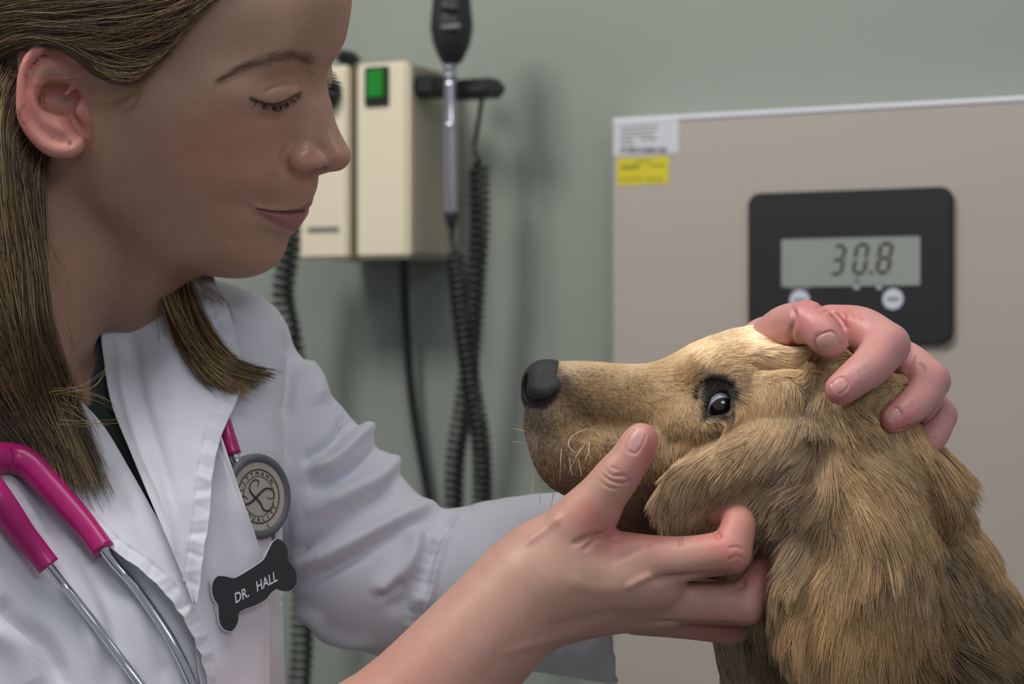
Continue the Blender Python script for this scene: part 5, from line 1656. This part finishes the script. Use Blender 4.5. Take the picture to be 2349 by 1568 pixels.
wt = wt * (idw(fcq, gX, gY[:, 2:3], 4, 20)[:, 0] ** -0.75) * 10
ne = poly_sd(fcq[:, :2], EYE); wt = wt * ~((ne < 4) & (fcq[:, 2] > 40)); wt = np.where((poly_sd(fcq[:, :2], DARK) < 0) & (fcq[:, 2] > 40), wt * 0.35, wt)
nosem = ((fcq[:, 0] - 1236) / 44) ** 2 + ((fcq[:, 1] - 884) / 56) ** 2 < 1
wt = wt * ~nosem
NS = 330000
root, rn = sample(dv, df, dn, wt, NS)
rq = PX(root)
g = groom(rq)
ln = g[:, 2] * (0.7 + 0.6 * RNG.random(NS))
# clumps
nc = 9000
ci = RNG.choice(NS, nc, replace=False)
kd = KDTree(nc)
for j, i in enumerate(ci): kd.insert(Vector(root[i]), j)
kd.balance()
cl = np.array([kd.find(Vector(p))[1] for p in root])
def grow(rt, nr_, rq_, ln_, seed_dir):
    """steps along the groom field; returns k x n x 3"""
    n = 7
    P = [rt]
    cur = rt.copy()
    for s in range(n - 1):
        q_ = PX(cur)
        gg = groom(q_)
        ca, sa = np.cos(seed_dir), np.sin(seed_dir)
        dx = gg[:, 0] * ca - gg[:, 1] * sa; dy = gg[:, 0] * sa + gg[:, 1] * ca
        d = np.stack([dx, np.zeros(len(dx)), -dy], 1)
        t = d - nr_ * (d * nr_).sum(1)[:, None]
        t /= np.linalg.norm(t, axis=1)[:, None] + 1e-6
        lift = gg[:, 3:4] * (1.1 - 1.35 * s / (n - 1))
        t = t + nr_ * lift
        t /= np.linalg.norm(t, axis=1)[:, None]
        cur = cur + t * (ln_ / S / (n - 1))[:, None]
        P.append(cur)
    return np.stack(P, 1)
cdir = RNG.normal(0, 1, nc)
sdir = vnoise(rq, 0.012, 3) * 0.16 + cdir[cl] * (0.03 + 0.08 * g[:, 4]) + RNG.normal(0, 0.09, NS)
P = grow(root, rn, rq, ln, sdir)
PC = P[ci]                       # the strand at each clump centre leads the clump
t = np.linspace(0, 1, P.shape[1])[None, :, None]
lead = PC[cl] + (root - root[ci][cl])[:, None] * (1 - 0.8 * t)
cs = (g[:, 4:5, None] * 0.80) * t ** 1.4 * (0.6 + 0.4 * RNG.random((NS, 1, 1)))
scale = (ln / np.maximum(ln[ci][cl], 1))[:, None, None]
P = P * (1 - cs) + lead * cs
Pq = PX(P)
bad = over_hand(Pq) & ~((Pq[:, 0, 0] > 1600) & (Pq[:, 0, 0] < 1730) & (Pq[:, 0, 1] < 1172) & (Pq[:, -1, 1] < 1195) & (RNG.random(NS) < 0.7))
bad &= ~((((np.hypot(Pq[:, 0, 0] - 2038, Pq[:, 0, 1] - 972) < 36) | (np.hypot(Pq[:, 0, 0] - 2096, Pq[:, 0, 1] - 1048) < 30)) & (RNG.random(NS) < 0.6)))
near_eye = (poly_sd(Pq[:, -1, :2], EYE) < 1) & (Pq[:, -1, 2] > 40)
bad |= near_eye
# colour
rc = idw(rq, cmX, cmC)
br = 1.12 + 0.18 * cdir[cl] * np.clip(g[:, 4] * 1.3, 0.2, 1) + RNG.normal(0, 0.13, NS) + 0.12 * vnoise(rq, 0.02, 5)
gray = np.clip(vnoise(rq, 0.018, 9) * 0.22, 0, 0.3)[:, None] * (rq[:, 1:2] > 980)
rc = rc * (1 - gray) + (rc.mean(1, keepdims=True) * np.array([1.0, 0.93, 0.86])) * gray
spk = ((rq[:, 0] < 1560) & (RNG.random(NS) < np.interp(rq[:, 0], [1200, 1320, 1560], [0.5, 0.34, 0.08])) & (rq[:, 1] > 845))
clk = vnoise(rq, 0.25, 21) > 0.5
br = np.where(spk & (clk | (RNG.random(NS) < 0.35)), br * 0.32, br)
ed = poly_sd(rq[:, :2], DARK); en = (rq[:, 2] > 40)
ey = np.clip(1 - (ed - 2) / 9, 0, 1) * en
rc = (rc * 0.92 + rc.mean(1, keepdims=True) * 0.08) * np.array([1.24, 1.15, 1.10]) * np.clip(br, 0.2, 1.7)[:, None]
rc = rc * (1 - ey[:, None] * 0.95) + lin((40, 34, 34)) * ey[:, None] * 0.95
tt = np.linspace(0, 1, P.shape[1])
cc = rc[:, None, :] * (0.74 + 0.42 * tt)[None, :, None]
hair_m = hair_mat('dog_fur', 0.42, 0.4)
FURRAD = np.where(g[:, 2] > 60, 0.66, 0.54) / S
keep = ~bad
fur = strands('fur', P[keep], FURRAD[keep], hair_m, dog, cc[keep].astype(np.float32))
fur['kind'] = 'stuff'
fur['label'] = 'golden fur lying in tufts'
# whiskers and lashes
WH = [[(1340, 1020, 95), (1320, 1050, 118), (1302, 1088, 135)], [(1288, 1030, 95), (1286, 1060, 118), (1284, 1104, 135)], [(1306, 1050, 98), (1310, 1078, 118), (1314, 1090, 122)], [(1326, 1050, 98), (1332, 1080, 118), (1334, 1092, 122)],
      [(1345, 984, 96), (1318, 996, 118), (1304, 1016, 128), (1316, 1036, 132), (1332, 1030, 128)], [(1352, 1016, 98), (1350, 1036, 116), (1342, 1056, 124)], [(1208, 990, 50), (1190, 985, 55), (1172, 982, 60)], [(1212, 1020, 50), (1192, 1014, 55), (1176, 1012, 60)],
      [(1226, 1080, 50), (1222, 1120, 60), (1216, 1140, 64)], [(1270, 1130, 50), (1262, 1170, 60), (1252, 1200, 64)], [(1560, 838, 20), (1590, 812, 30), (1650, 796, 40)], [(1240, 1100, 40), (1238, 1140, 50), (1240, 1160, 52)], [(1310, 1140, 60), (1300, 1180, 76), (1286, 1204, 80)]]
wp = []
for w_ in WH:
    b = np.array(w_, float)
    sf = np.array([cast(dbvh, x, y, -500) for x, y in b[:, :2]])
    b[:, 2] = np.maximum(b[:, 2], sf + 6 + 9 * np.arange(len(b)))
    wp.append(WA(catmull(b, 9)))
wh = strands('whiskers', np.array(wp), np.full(len(wp), 1.0 / S), hair_m, dog, np.tile(lin((222, 204, 168)), (len(wp), 1)).astype(np.float32))
lash = []
for i in range(46):
    a = EYE[0:5]; p = catmull([(1600, 915), (1604, 890), (1626, 874), (1652, 874), (1676, 886)], 46)[i]
    c = np.array([1640, 922]); d = (p - c) / np.linalg.norm(p - c)
    w0 = cast(dbvh, p[0], p[1], 150)
    L_ = RNG.uniform(8, 17); jj_ = RNG.normal(0, 0.25)
    d = np.array([d[0] * math.cos(jj_) - d[1] * math.sin(jj_), d[0] * math.sin(jj_) + d[1] * math.cos(jj_)])
    lash.append(WA(catmull([(p[0], p[1], w0), (p[0] + d[0] * L_ * .5, p[1] + d[1] * L_ * .5, w0 + 8), (p[0] + d[0] * L_, p[1] + d[1] * L_, w0 + 9)], 6)))
strands('eyelashes', np.array(lash), np.full(len(lash), 1.1 / S), hair_m, dog, np.tile(lin((46, 40, 42)), (len(lash), 1)).astype(np.float32))
log('fur', int(keep.sum()))
